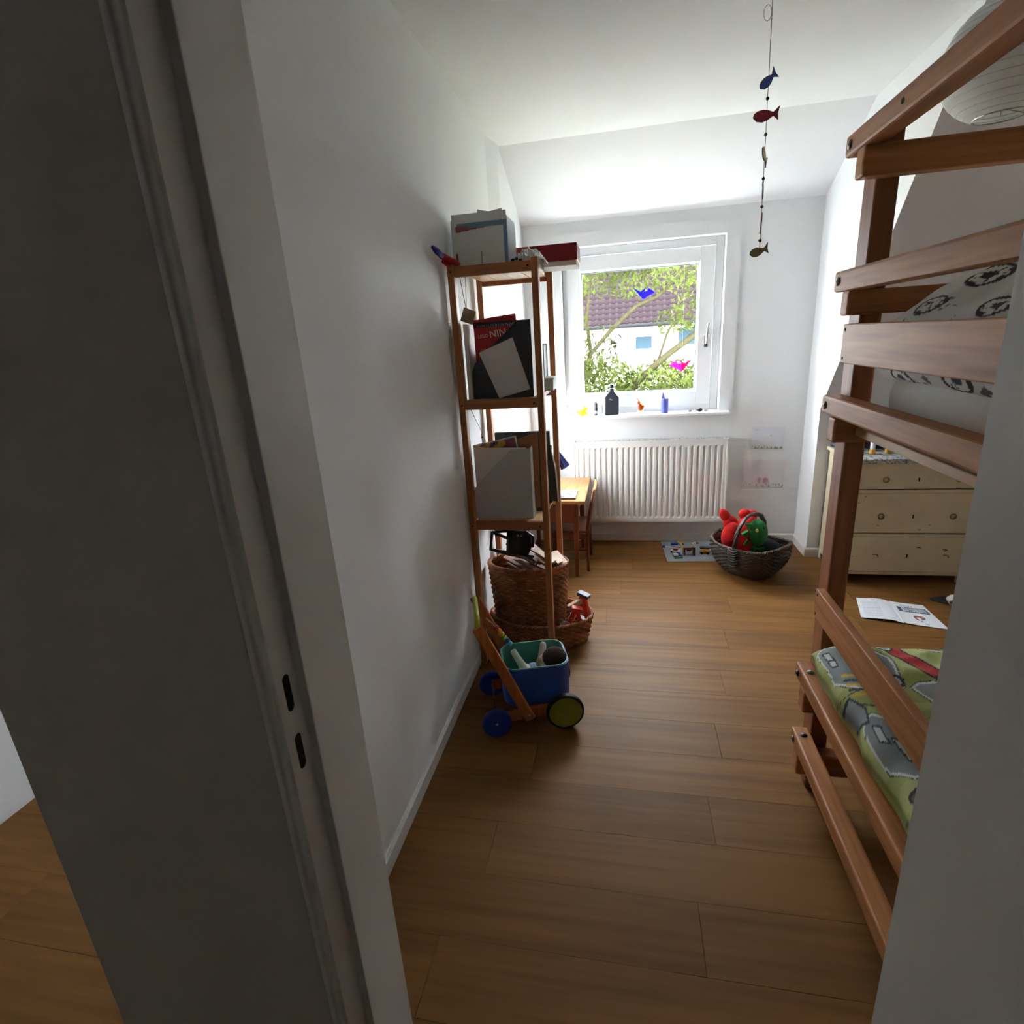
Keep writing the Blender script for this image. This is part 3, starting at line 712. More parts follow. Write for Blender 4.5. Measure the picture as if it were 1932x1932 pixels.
# ================================================================== wicker baskets under the shelf
def wicker(name, c, rx, ry, h, flare, rows, stakes, material, label, cat='basket', rot=0, power=2.0, rr=.0055, z0=0, bulge=0, rim_dz=None):
    t = thing(name, (c[0], c[1], z0), label, cat)
    ca, sa = math.cos(rot), math.sin(rot)
    def ring(v, off, th):
        k = flare+(1-flare)*v + bulge*math.sin(math.pi*v)
        ct, st = math.cos(th), math.sin(th); e = 2/power
        ux = math.copysign(abs(ct)**e, ct)*(rx*k+off); uy = math.copysign(abs(st)**e, st)*(ry*k+off)
        dz = rim_dz(th)*v if rim_dz else 0
        return Vector((c[0]+ux*ca-uy*sa, c[1]+ux*sa+uy*ca, z0+.006+h*v+dz))
    w = B(); seg = stakes*4
    for r_ in range(rows):
        v = (r_+.5)/rows
        pts = [ring(v, .0045*math.cos(stakes*2*math.pi*i/seg+math.pi*(r_ % 2)), 2*math.pi*i/seg) for i in range(seg)]
        w.tube(pts, rr*h/rows/.011 if False else max(.004, h/rows*.58), 5, closed=True)
    obj('weave', w, material, t, smooth=True)
    st = B()
    for i in range(stakes):
        th = 2*math.pi*(i+.5)/stakes
        st.tube([ring(v, 0, th) for v in (0, .33, .66, 1)], .004, 5)
    obj('stakes', st, material, t, smooth=True)
    bt = B(); nb_ = 40
    bt.add([ring(0.02, -.002, 2*math.pi*i/nb_) for i in range(nb_)]+[ring(0.02, -.002, 2*math.pi*i/nb_)+Vector((0, 0, .006)) for i in range(nb_)],
           [tuple(range(nb_)), tuple(range(nb_, 2*nb_))]+[(i, (i+1) % nb_, nb_+(i+1) % nb_, nb_+i) for i in range(nb_)])
    obj('base', bt, material, t)
    rim = B(); sg = 96
    for ph in (0, 1, 2):
        rim.tube([ring(1, .007*math.cos(24*2*math.pi*i/sg+ph*2.1), 2*math.pi*i/sg)+Vector((0, 0, .004+.006*math.sin(24*2*math.pi*i/sg+ph*2.1))) for i in range(sg)], .006, 5, closed=True)
    obj('rim', rim, material, t, smooth=True)
    return t, ring
wicker('wicker_basket', (-.425, 2.575), .262, .172, .125, .90, 10, 30, M_WICK, 'large low brown wicker basket on the floor under the shelf')
wicker('wicker_basket', (-.478, 2.555), .198, .125, .40, .84, 30, 26, M_WICK, 'tall brown wicker basket heaped with wooden strips, standing in the larger basket', z0=.016)
# wooden strips in the upper basket
rp_ = random.Random(12)
for i in range(14):
    a = R(-38+rp_.uniform(-16, 16)); tl = R(rp_.uniform(2, 13)); L_ = rp_.uniform(.14, .21)
    cx, cy = -.47+rp_.uniform(-.06, .07), 2.555+rp_.uniform(-.05, .05)
    d = Vector((math.cos(a)*math.cos(tl), math.sin(a)*math.cos(tl)*.9, -math.sin(tl)))
    p = Vector((cx, cy, .405+i*.0065))
    ob = obj('wooden_strip', B().bar(p-d*L_/2, p+d*L_/2, .026, .009), wood('strip_wood', (150, 96, 58), (112, 66, 38), 'x', .5), None, bevel=.001)
    tag(ob, 'flat wooden building strip heaped in the upper wicker basket', 'wooden strip', 'wooden strips in the upper basket')
for i, (px, py, pz, a) in enumerate(((-.345, 2.53, .46, -35), (-.32, 2.57, .445, -50), (-.375, 2.50, .475, -30))):
    d = Vector((math.cos(R(a)), math.sin(R(a)), -.35)).normalized(); p = Vector((px, py, pz))
    tag(obj('track_piece', B().bar(p-d*.05, p+d*.05, .04, .012), M_BEECH, None, bevel=.002), ('middle pale track piece on the basket heap, beside the shelf post', 'pale track piece at the right rim of the tall basket', 'pale track piece nearest the black plastic toy')[i], 'track piece', 'pale track pieces')
# black frame toy
fr_ = thing('toy_gantry', (-.53, 2.47, .5), 'black plastic frame toy lying on the wooden strips', 'toy')
M_BLP = mat('black_plastic', (18, 19, 24), .4, var=.05)
A_ = [(-.612, 2.40, .640), (-.632, 2.42, .545), (-.545, 2.44, .508), (-.54, 2.42, .60)]
obj('frame_side', B().tube(A_+[A_[0]], .008, 6), M_BLP, fr_)
obj('frame_panel', B().prism([(-.55, .515), (-.455, .50), (-.43, .56), (-.428, .61), (-.455, .628), (-.54, .635)], 2.44, 2.446, 'xz').tube([(-.55, 2.435, .515), (-.54, 2.43, .635), (-.455, 2.43, .628), (-.428, 2.44, .605), (-.432, 2.45, .55)], .010, 6), M_BLP, fr_)
obj('frame_side', B().tube([(-.612, 2.40, .640), (-.54, 2.43, .635)], .007, 6).tube([(-.632, 2.42, .545), (-.43, 2.47, .49)], .007, 6), M_BLP, fr_)
obj('pin', B().ball((-.495, 2.428, .612), .006, 8, 6).ball((-.48, 2.428, .61), .005, 8, 6), M_STEEL, fr_)
# red bridge supports in the lower basket
M_TRED = mat('red_toy_paint', (232, 62, 30), .4, var=.08); M_TDK = mat('dark_toy_base', (62, 26, 24), .5)
def bridge(p, rot, s_, label, top):
    t = thing('bridge_support', p, label, 'toy')
    T = Matrix.Translation(p) @ Matrix.Rotation(R(rot), 4, 'Z') @ Matrix.Rotation(R(12), 4, 'Y')
    obj('leg', B(T).bar((-.036*s_, 0, .005), (-.006*s_, 0, .125*s_), .022, .018*s_, (0, 1, 0)), M_TRED, t, bevel=.003)
    obj('leg', B(T).bar((.046*s_, 0, .005), (.004*s_, 0, .125*s_), .022, .02*s_, (0, 1, 0)), M_TRED, t, bevel=.003)
    obj('foot_bar', B(T).box(-.05*s_, .06*s_, -.016, .016, -.012, .006), M_TDK, t, bevel=.002)
    obj('top_bar', B(T).box(-.03*s_, .03*s_, -.018, .018, .122*s_, .140*s_), top, t, bevel=.002)
bridge((-.258, 2.515, .075), 8, .9, 'red A-shaped toy support in the near end of the large basket', M_TRED)
bridge((-.228, 2.590, .105), -25, 1.05, 'red A-shaped toy support with grey top in the far right of the large basket', mat('blue_grey_paint', (96, 110, 124), .5))
for i, (px, py, pz, rx_, L_, col, lb) in enumerate(((-.245, 2.565, .195, 30, .085, (214, 196, 160), 'uppermost pale block, leaning on the red supports in the large basket'), (-.25, 2.545, .145, 60, .08, (222, 206, 172), 'pale block just under the uppermost one in the large basket'),
        (-.262, 2.535, .06, -20, .07, (210, 190, 158), 'pale block lying in front between the red support legs'), (-.245, 2.60, .05, 15, .07, (206, 190, 160), 'pale block at the bottom right of the large basket'))):
    d = Vector((math.cos(R(rx_)), math.sin(R(rx_)), .35)).normalized(); p = Vector((px, py, pz))
    tag(obj('toy_block', B().bar(p-d*L_/2, p+d*L_/2, .024, .024), mat('block%d' % i, col, .6), None, bevel=.003), lb, 'toy block', 'pale blocks in the large basket')
cup = B(); cup.lathe([(.0, 0), (.02, 0), (.027, .05), (.024, .05), (.018, .004), (0, .004)], (-.292, 2.482, .072), 20)
tag(obj('toy_cup', cup, mat('grey_enamel', (150, 146, 142), .5), None, smooth=True), 'grey toy cup at the front of the large basket', 'cup')

# ================================================================== baby walker trolley
TR = Matrix.Translation((-.40, 1.955, 0)) @ Matrix.Rotation(R(17), 4, 'Z')
trolley = thing('push_trolley', (-.40, 1.955, 0), 'wooden push trolley with blue box and coloured wheels by the wall', 'trolley')
M_ORW = wood('trolley_wood', (196, 116, 56), (158, 84, 36), 'z', .4)
def wheel(x, y, r, col, tyre, side):
    w = obj('wheel', B(TR).lathe([(0, -.011), (r*.9, -.011), (r*.92, .011), (0, .011)], (x, y, r), 32, axis='y'), col, trolley, smooth=False)
    obj('tyre', B(TR).lathe([(r*.88, -.013), (r*.98, -.012), (r, -.006), (r, .006), (r*.98, .012), (r*.88, .013)], (x, y, r), 36, axis='y', caps=False), tyre, w, smooth=True)
    obj('hub', B(TR).ball((x, y+side*.012, r), (.006, .004, .006), 10, 8), M_STEEL, w, smooth=True)
M_GRN = mat('olive_green', (134, 140, 48), .45, var=.08); M_BLUEW = mat('deep_blue', (26, 58, 150), .45, var=.08); M_TYRE = mat('rubber_black', (24, 24, 24), .7)
for yy, sd in ((-.135, -1), (.135, 1)):
    wheel(.135, yy, .076, M_GRN, M_TYRE, sd); wheel(-.14, yy, .058, M_BLUEW, MATS['deep_blue'], sd)
for yy in (-.115, .115):
    obj('side_beam', B(TR).bar((-.14, yy, .062), (.135, yy, .085), .016, .045), M_ORW, trolley, bevel=.004)
    o = obj('handle_post', B(TR).bar((-.005, yy*1.16, .055), (-.185, yy*1.16, .485), .042, .018, (0, 1, 0)), M_ORW, trolley, bevel=.006)
    obj('bolt', B(TR).ball((-.012, yy*1.16+(-.011 if yy < 0 else .011), .083), (.007, .004, .007), 10, 8), M_STEEL, o, smooth=True)
obj('handle_bar', B(TR).tube([(-.183, -.135, .478), (-.183, .135, .478)], .011, 12), mat('lime_paint', (176, 182, 50), .4), trolley, smooth=True)
obj('axle', B(TR).tube([(.135, -.15, .076), (.135, .15, .076)], .005, 8), M_TDK, trolley); obj('axle', B(TR).tube([(-.14, -.15, .058), (-.14, .15, .058)], .005, 8), M_TDK, trolley)
# the bent-wood box: rounded rectangle walls
def rrect(hx, hy, r, n=6, cx=.035):
    out = []
    for (sx, sy, a0) in ((1, 1, 0), (-1, 1, 90), (-1, -1, 180), (1, -1, 270)):
        for i in range(n+1):
            a = R(a0+90*i/n); out.append((cx+sx*(hx-r)+r*math.cos(a), sy*(hy-r)+r*math.sin(a)))
    return out
def wall_ring(b, o_, i_, z0, z1):
    n_ = len(o_)
    b.add([(*p, z0) for p in o_]+[(*p, z1) for p in o_]+[(*p, z0) for p in i_]+[(*p, z1) for p in i_],
          [(k, (k+1) % n_, n_+(k+1) % n_, n_+k) for k in range(n_)]+[(2*n_+(k+1) % n_, 2*n_+k, 3*n_+k, 3*n_+(k+1) % n_) for k in range(n_)]
          +[(n_+k, n_+(k+1) % n_, 3*n_+(k+1) % n_, 3*n_+k) for k in range(n_)]+[((k+1) % n_, k, 2*n_+k, 2*n_+(k+1) % n_) for k in range(n_)])
ow = B(TR); wall_ring(ow, rrect(.135, .105, .055), rrect(.131, .101, .051), .10, .262)
bxo = obj('box_wall', ow, mat('walker_blue', (42, 84, 176), .45), trolley, smooth=False)
iw = B(TR); wall_ring(iw, rrect(.1308, .1008, .051), rrect(.127, .097, .047), .106, .266)
obj('box_lining', iw, mat('sea_green', (88, 160, 140), .5), bxo)
obj('box_floor', B(TR).prism(rrect(.130, .100, .05), .10, .106, 'xy'), mat('sea_green', (88, 160, 140), .5), bxo)
cols = [(196, 40, 36), (220, 120, 30), (222, 190, 40), (140, 170, 50), (40, 120, 170), (90, 170, 200)]
for i, c_ in enumerate(cols):
    obj('rainbow_bead', B(TR).lathe([(.003, -.008), (.012, -.006), (.012, .006), (.003, .008)], (-.105+i*.0105, .105, .345-i*.0165), 16, axis='x', M=Matrix.Rotation(R(52), 3, 'Y')), mat('bead%d' % i, c_, .4), trolley, smooth=True)
obj('bead_wire', B(TR).tube([(-.145, .125, .385), (-.12, .105, .368), (-.045, .105, .25), (-.03, .115, .235)], .003, 6), M_STEEL, trolley)

# rag doll lying in the trolley
DT = TR @ Matrix.Translation((.04, 0, .19))
doll = thing('rag_doll', tuple(DT.translation)[:2]+(.11,), 'cloth doll with dark brown hair lying in the trolley box', 'doll')
db = bpy.data.meshes.new('body')
sk = [((.0, -.01, -.02), .04), ((-.045, -.02, .0), .042), ((.055, -.01, .015), .045), ((-.05, -.03, .035), .018), ((-.075, -.005, .075), .014), ((-.09, .012, .10), .015), ((.03, .03, .03), .018), ((.045, .065, .06), .015), ((.048, .075, .085), .015), ((-.085, -.06, .0), .02), ((-.10, -.07, .02), .016)]
ed = [(0, 1), (0, 2), (1, 3), (3, 4), (4, 5), (2, 6), (6, 7), (7, 8), (1, 9), (9, 10)]
org = place_of(doll)
db.from_pydata([tuple((DT @ Vector(p))-org) for p, _ in sk], ed, [])
do = bpy.data.objects.new('body', db); C.objects.link(do); do.parent = doll; db.materials.append(M_SKIN)
md = do.modifiers.new('skin', 'SKIN')
for i, (_, r_) in enumerate(sk): db.skin_vertices[0].data[i].radius = (r_, r_)
db.skin_vertices[0].data[0].use_root = True
do.modifiers.new('sub', 'SUBSURF').levels = 2; do.modifiers['sub'].render_levels = 2
hb_ = B(DT); hb_.ball((.078, -.03, .062), (.052, .05, .048), 24, 16); obj('hair', hb_, mat('brown_yarn', (52, 28, 22), .95, var=.3, scale=160, bump=.6, bscale=220), doll, smooth=True)
obj('face', B(DT).ball((.045, -.02, .035), (.045, .045, .04), 20, 14), mat('doll_skin', (206, 170, 148), .8), doll, smooth=True)
obj('dress', B(DT).ball((-.055, -.045, -.005), (.05, .035, .035), 16, 10).ball((-.01, -.02, .012), (.035, .035, .03), 16, 10), mat('pale_blue_cloth', (150, 172, 206), .9), doll, smooth=True)

# ================================================================== desk and chair
desk = thing('desk', (-.46, 3.62, 0), 'low wooden children desk behind the shelf', 'desk')
obj('desk_top', B().box(-.66, -.238, 3.30, 3.905, .502, .524), M_DESKT, desk, bevel=.004)
for px in (-.64, -.315):
    for py in (3.325, 3.845):
        t_ = B().add([(px-.004, py-.004, .50), (px+.034, py-.004, .50), (px+.034, py+.034, .50), (px-.004, py+.034, .50), (px+.004, py+.004, 0), (px+.026, py+.004, 0), (px+.026, py+.026, 0), (px+.004, py+.026, 0)], [(0,1,2,3),(7,6,5,4),(0,4,5,1),(1,5,6,2),(2,6,7,3),(3,7,4,0)])
        obj('leg', t_, M_DESK, desk, bevel=.002)
obj('apron', B().box(-.61, -.315, 3.333, 3.349, .37, .502), M_DESK, desk); obj('apron', B().box(-.61, -.315, 3.855, 3.871, .40, .502), M_DESK, desk)
obj('apron', B().box(-.308, -.292, 3.359, 3.845, .40, .502), M_DESK, desk); obj('apron', B().box(-.632, -.616, 3.359, 3.845, .40, .502), M_DESK, desk)
bk = thing('booklet', (-.37, 3.40, .524), 'thin booklet with blue white picture cover on the desk', 'booklet')
bb = B(); nx, ny = 40, 30; X0, X1, Y0, Y1 = -.46, -.298, 3.335, 3.52
bb.add([(X0+(X1-X0)*i/nx, Y0+(Y1-Y0)*j/ny, .5355) for i in range(nx+1) for j in range(ny+1)], [(i*(ny+1)+j, (i+1)*(ny+1)+j, (i+1)*(ny+1)+j+1, i*(ny+1)+j+1) for i in range(nx) for j in range(ny)])
bc = obj('cover', bb, print_mat('glossy_print', .4), bk)
paint(bc, lambda p: (196, 206, 222) if noise.noise(p*30) > -.1 else ((70, 86, 130) if noise.noise(p*55) > -.1 else (120, 112, 110)))
obj('pages', B().box(X0, X1, Y0, Y1, .5245, .535), mat('booklet_edge', (110, 80, 60), .7), bk)
chair = thing('chair', (-.33, 3.62, 0), 'small wooden children chair pushed under the desk', 'chair')
def cbar(name, a, c_, w, h, up=(0, 0, 1)): return obj(name, B().bar(a, c_, w, h, up), M_DESK, chair, bevel=.002)
for py in (3.43, 3.72):
    obj('back_leg', B().tube([(-.232, py, 0), (-.238, py, .16), (-.235, py, .30), (-.215, py, .42), (-.19, py, .55)], [.011, .012, .012, .011, .009], 8), M_DESK, chair, smooth=True)
    cbar('front_leg', (-.48, py, 0), (-.48, py, .27), .022, .022)
    cbar('side_rail', (-.48, py, .245), (-.236, py, .245), .014, .04); cbar('stretcher', (-.48, py, .15), (-.236, py, .15), .012, .016)
obj('seat', B().prism([(-.50, 3.41), (-.225, 3.42), (-.225, 3.73), (-.50, 3.74)], .27, .288, 'xy'), M_DESK, chair, bevel=.004)
obj('back_rail', B().tube([(-.193, 3.425, .545), (-.186, 3.50, .552), (-.184, 3.575, .555), (-.186, 3.65, .552), (-.193, 3.725, .545)], .011, 8), M_DESKT, chair, smooth=True)
obj('back_rail', B().tube([(-.212, 3.43, .43), (-.207, 3.575, .436), (-.212, 3.72, .43)], .009, 8), M_DESK, chair, smooth=True)
for py in (3.50, 3.575, 3.65): obj('back_spindle', B().tube([(-.209, py, .43), (-.186, py, .55)], .006, 6), M_DESK, chair, smooth=True)
cbar('stretcher', (-.48, 3.43, .18), (-.48, 3.72, .18), .012, .016)

# ================================================================== window sill
ZS = .9555
def bottle(name, c, prof, material, label, cat='bottle', sx=1, sy=1, n=20, extra=None):
    t = thing(name, (c[0], c[1], ZS), label, cat)
    obj('body', B().lathe(prof, (c[0], c[1], ZS), n, sx, sy), material, t, smooth=True)
    if extra: extra(t)
    return t
blk = thing('black_bottle', (-.084, 4.0, ZS), 'square shouldered black bottle on the window sill', 'bottle')
M_BBT = mat('black_bottle_plastic', (44, 48, 56), .4)
obj('body', B().prism([(-.134, ZS), (-.034, ZS), (-.034, ZS+.125), (-.066, ZS+.165), (-.066, ZS+.185), (-.100, ZS+.185), (-.100, ZS+.165), (-.134, ZS+.125)], 3.965, 4.03, 'xz'), M_BBT, blk, bevel=.008)
obj('cap', B().lathe([(0, 0), (.016, 0), (.016, .02), (.012, .024), (0, .024)], (-.083, 3.998, ZS+.185), 16), M_BLP, blk, smooth=True)
obj('emblem', B().tube([(-.10, 3.9645, ZS+.108), (-.092, 3.9645, ZS+.112), (-.085, 3.9645, ZS+.104), (-.078, 3.9645, ZS+.108)], .002, 5), M_PAPER, blk)
dk = thing('toy_duck', (-.285, 3.985, ZS), 'yellow rubber duck at the left of the sill', 'toy duck')
M_YEL = mat('yellow_rubber', (244, 206, 20), .35)
obj('body', B().ball((-.288, 3.985, ZS+.022), (.036, .024, .022), 18, 12).ball((-.320, 3.985, ZS+.030), (.012, .01, .008), 10, 8), M_YEL, dk, smooth=True)
obj('head', B().ball((-.268, 3.985, ZS+.052), .017, 16, 12), M_YEL, dk, smooth=True)
obj('beak', B().ball((-.250, 3.983, ZS+.05), (.009, .007, .004), 10, 8), mat('orange_beak', (224, 120, 20), .4), dk, smooth=True)
def wcap(t): obj('cap', B().lathe([(.009, 0), (.009, .018), (0, .02)], (-.392, 4.0, ZS+.125), 12), M_PVC, t, smooth=True)
wl = bottle('white_bottle', (-.392, 4.0), [(0, 0), (.026, 0), (.028, .01), (.028, .095), (.01, .12), (.01, .126), (0, .126)], M_PVC, 'white plastic bottle at the far left of the sill beside the shelf', extra=wcap)
obj('print', B().box(-.402, -.384, 3.9712, 3.972, ZS+.03, ZS+.085), mat('grey_print', (150, 150, 146), .6), wl)
def pcap(t):
    obj('cap', B().lathe([(0, 0), (.0105, 0), (.0105, .03), (0, .032)], (-.196, 3.995, ZS+.09), 14), M_PVC, t, smooth=True)
    obj('band', B().lathe([(.0128, 0), (.0128, .02)], (-.196, 3.995, ZS+.012), 14, caps=False), M_PVC, t, smooth=True)
bottle('dark_tube', (-.196, 3.995), [(0, 0), (.012, 0), (.0125, .004), (.0125, .086), (.011, .09), (0, .09)], mat('slate_plastic', (84, 86, 92), .5), 'slim slate grey tube with white cap between duck and black bottle', 'tube', extra=pcap)
bottle('slim_bottle', (-.158, 4.005), [(0, 0), (.010, 0), (.011, .06), (.006, .075), (.006, .10), (0, .102)], M_PVC, 'slim white bottle touching the left of the black bottle')
am = thing('glass_figure', (.112, 3.99, ZS), 'small amber and clear glass figure on the sill', 'figure')
obj('base', B().lathe([(0, 0), (.024, 0), (.025, .012), (.018, .022), (0, .022)], (.112, 3.99, ZS), 16), mat('pale_glass', (214, 206, 180), .1, trans=.4), am, smooth=True)
obj('body', B().ball((.114, 3.99, ZS+.044), (.018, .016, .026), 14, 10).ball((.102, 3.99, ZS+.076), (.009, .009, .014), 10, 8), mat('amber_glass', (150, 78, 16), .1, trans=.5), am, smooth=True)
obj('ornament', B().tube([(.102, 3.99, ZS+.085), (.096, 3.99, ZS+.102), (.088, 3.99, ZS+.106)], [.004, .003, .002], 6).ball((.130, 3.988, ZS+.05), (.007, .007, .012), 10, 8), mat('amber_glass', (150, 78, 16), .1), am, smooth=True)
pu = thing('candle', (.274, 3.99, ZS), 'violet blue pillar candle with broken tip on the sill', 'candle')
cb2 = B(); prof = [(.023, 0), (.025, .004), (.025, .095), (.023, .10)]
cb2.lathe(prof, (.274, 3.99, ZS), 18)
cb2.add([(.252, 3.975, ZS+.099), (.276, 3.972, ZS+.099), (.278, 4.005, ZS+.099), (.254, 4.005, ZS+.099), (.262, 3.985, ZS+.142), (.266, 3.995, ZS+.138)], [(0, 1, 4), (1, 2, 5, 4), (2, 3, 5), (3, 0, 4, 5)])
obj('wax', cb2, mat('violet_wax', (92, 98, 190), .45, var=.1), pu)
obj('wick', B().tube([(.264, 3.99, ZS+.135), (.265, 3.99, ZS+.15)], .001, 5), M_GAP, pu)
for i, (px, r_, col, lb) in enumerate(((.444, (.010, .008, .006), (70, 66, 62), 'smallest dark pebble on the sill, left of the other pebbles'), (.505, (.020, .014, .013), (66, 64, 62), 'largest dark pebble on the sill'), (.548, (.014, .01, .008), (150, 140, 130), 'pale brown pebble at the right end of the sill'))):
    pb = B(); pb.ball((px, 3.985, ZS+r_[2]), r_, 12, 8)
    pb.v = [(x+.002*noise.noise(Vector((x*80, y*80, z*80))), y, max(ZS, z+.002*noise.noise(Vector((z*90, x*90, 3))))) for x, y, z in pb.v]
    tag(obj('pebble', pb, mat('pebble%d' % i, col, .7, var=.25, scale=80), None, smooth=True), lb, 'pebble')
# folded paper birds stuck to the pane
def bird(name, c, s, col, label, flip=1):
    t = thing(name, c, label, 'paper bird')
    P = lambda u, v, d=0: (c[0]+u*s*flip, c[1]-d*s, c[2]+v*s)
    wing = B().add([P(-.95, .55), P(-.25, .12, .1), P(0, -.55, .18), P(.25, .45, .05), P(.05, .05, .25)], [(0, 2, 1), (1, 2, 4), (1, 4, 3)])
    body = B().add([P(-.25, .12, .1), P(.35, .12, .2), P(1.05, -.02), P(.45, -.28, .12), P(0, -.55, .18), P(.45, .42, .04)], [(0, 4, 1), (1, 4, 3), (1, 3, 2), (1, 2, 5)])
    for nm, bb, cc in (('wing', wing, col), ('body', body, [min(255, k*1.25+18) for k in col])):
        o = obj(nm, bb, mat(name+'_'+nm, cc, .6, trans=.45), t); mo = o.modifiers.new('thick', 'SOLIDIFY'); mo.thickness = .0008
    obj('thread', B().tube([(c[0], c[1], c[2]+.2*s), (c[0], c[1], sz1-.095)], .0003, 4), M_PAPER, t)
bird('violet_bird', (.126, 4.06, 1.746), .073, (44, 28, 170), 'violet blue folded paper bird hanging in the upper window')
bird('pink_bird', (.388, 4.06, 1.268), .08, (232, 30, 140), 'pink folded paper bird hanging at the lower right of the window', -1)

# children drawings taped to the window wall
def drawing(x0, x1, z0, z1, tilt, fn, label):
    t = thing('drawing', ((x0+x1)/2, YB-.001, z0), label, 'drawing'); nx, nz = 90, 64
    T = Matrix.Translation(((x0+x1)/2, 0, (z0+z1)/2)) @ Matrix.Rotation(R(tilt), 4, 'Y') @ Matrix.Translation((-(x0+x1)/2, 0, -(z0+z1)/2))
    b = B(T); b.add([(x0+(x1-x0)*i/nx, YB-.004-.004*math.sin(3*j/nz), z0+(z1-z0)*j/nz) for i in range(nx+1) for j in range(nz+1)], [(i*(nz+1)+j, (i+1)*(nz+1)+j, (i+1)*(nz+1)+j+1, i*(nz+1)+j+1) for i in range(nx) for j in range(nz)])
    o = obj('paper', b, print_mat('drawing_paper', .8), t); Ti = T.inverted()
    o.modifiers.new('thick', 'SOLIDIFY').thickness = .0004
    def f(p):
        q = Ti @ p; return fn((q.x-x0)/(x1-x0), (q.z-z0)/(z1-z0))
    paint(o, f)
def draw1(u, v):
    if math.hypot((u-.6)*1.4, v-.62) < .045: return (206, 196, 120)
    if v < .11 and noise.noise(Vector((u*24, v*10, 1))) > .05: return (150, 158, 130)
    if v < .02: return (160, 164, 140)
    if .1 < u < .24 and .84 < v < .9 and noise.noise(Vector((u*60, v*40, 4))) > .1: return (160, 160, 160)
    return (220, 223, 230)
def draw2(u, v):
    for cx_ in (.42, .55):
        if math.hypot((u-cx_)*2.4, (v-.25-.25*abs(u-cx_)))< .11 and noise.noise(Vector((u*40, v*30, 2))) > -.35: return (214, 150, 176)
    if v < .03: return (150, 156, 120)
    if v < .14 and noise.noise(Vector((u*26, v*12, 7))) > .25: return (170, 176, 150)
    return (224, 219, 224)
drawing(.858, 1.065, .678, .83, 1.5, draw1, 'child drawing with a small yellow sun, upper of the two on the wall')
drawing(.812, 1.09, .405, .602, 1, draw2, 'child drawing with two pink hearts, lower of the two on the wall')

# ================================================================== fish mobile
mob = thing('fish_mobile', (.47, 2.3, 1.74), 'string mobile of painted wooden fish and beads hanging from the ceiling', 'mobile')
def mp(v): return .466+.012*math.sin((2.5-v)*1.2)
obj('string', B().tube([(mp(z_), 2.3, z_) for z_ in (2.51, 2.3, 2.1, 1.9, 1.745)], .0011, 5), mat('grey_string', (120, 112, 106), .9), mob)
obj('string_loop', B().tube([(.466+.012*math.sin(t)-.012, 2.3, 2.452+.022*math.cos(t)) for t in [k*.63 for k in range(11)]], .0007, 4), MATS['grey_string'], mob)
fish_poly = [(-.5, .0), (-.46, .1), (-.33, .17), (-.12, .19), (.05, .14), (.2, .06), (.27, .05), (.5, .24), (.40, .0), (.42, -.24), (.26, -.06), (.18, -.08), (.02, -.17), (-.18, -.21), (-.38, -.15)]
def fish(z_, tilt, turn, L_, col):
    T = Matrix.Translation((mp(z_), 2.3, z_)) @ Matrix.Rotation(R(turn), 4, 'Z') @ Matrix.Rotation(R(-tilt), 4, 'Y')
    o = obj('fish', B(T).prism([(a*L_, c_*L_) for a, c_ in fish_poly], -.002, .002, 'xz'), mat('fish_%d' % round(z_*1000), col, .5, var=.06), mob)
    rimb = B(T).tube([(a*L_, 0, c_*L_) for a, c_ in fish_poly], .0021, 5, closed=True)
    obj('edge', rimb, mat('fish_edge', (84, 66, 46), .7), o)
fish(2.268, 42, 12, .068, (66, 84, 158)); fish(2.168, 4, 0, .084, (150, 40, 62)); fish(2.047, -22, 66, .078, (176, 150, 84))
fish(1.946, 60, 82, .07, (110, 122, 158)); fish(1.838, -70, 84, .07, (190, 84, 104)); fish(1.750, 16, 10, .068, (128, 124, 84))
for z_ in (2.215, 2.111, 1.979, 1.892, 1.784): obj('bead', B().ball((mp(z_), 2.3, z_), .0055, 10, 8), mat('wood_bead', (70, 32, 26), .5), mob, smooth=True)

# ================================================================== dark basket with plush dragon
def rdz(th): return .014*math.cos(2*th)
wt, ring = wicker('willow_basket', (.775, 3.475), .222, .175, .20, .62, 17, 26, M_WICKD, 'dark willow carrying basket with arched handle by the radiator', rot=R(-42), power=2.9, bulge=.14, rim_dz=rdz)
ha, hb2 = ring(1, 0, R(90)), ring(1, 0, R(-90)); mid = (ha+hb2)/2
hpts = []
for i in range(17):
    t = math.pi*i/16; k = -math.cos(t)
    hpts.append(mid+(ha-hb2)*.5*k*(1+.06*math.sin(t))+Vector((0, 0, .19*math.sin(t)**.8-.03*(1-math.sin(t)))))
hb3 = B()
for ph in range(3):
    hb3.tube([p+Vector((.006*math.cos(i*1.1+ph*2.1), .006*math.sin(i*1.1+ph*2.1), .006*math.sin(i*1.3+ph*2.1))) for i, p in enumerate(hpts)], .0085, 6)
obj('handle', hb3, mat('handle_willow', (66, 58, 54), .35, var=.2), wt, smooth=True)
for e in (ha, hb2):
    wr_ = B()
    for i in range(7):
        a = (e-mid).normalized()
        wr_.tube([e+Vector((a.y, -a.x, 0))*.035*math.cos(t)+Vector((0, 0, -.012-.016*i+.02*abs(math.cos(t))))+a*(.008+.012*abs(math.sin(t)))*(1-.05*i) for t in [k*math.pi/5 for k in range(6)]], .006, 5)
    obj('handle_wrap', wr_, MATS['handle_willow'], wt, smooth=True)
lin_ = B(); lin_.ball((.86, 3.50, .16), (.10, .10, .05), 18, 10)
tag(obj('dark_cloth', lin_, mat('navy_cloth', (26, 28, 38), .95), None, smooth=True), 'dark cloth bundled at the right inside the willow basket', 'cloth')
pl = thing('plush_dragon', (.72, 3.49, .05), 'red plush animal with green jagged face stuffed in the willow basket', 'plush toy')
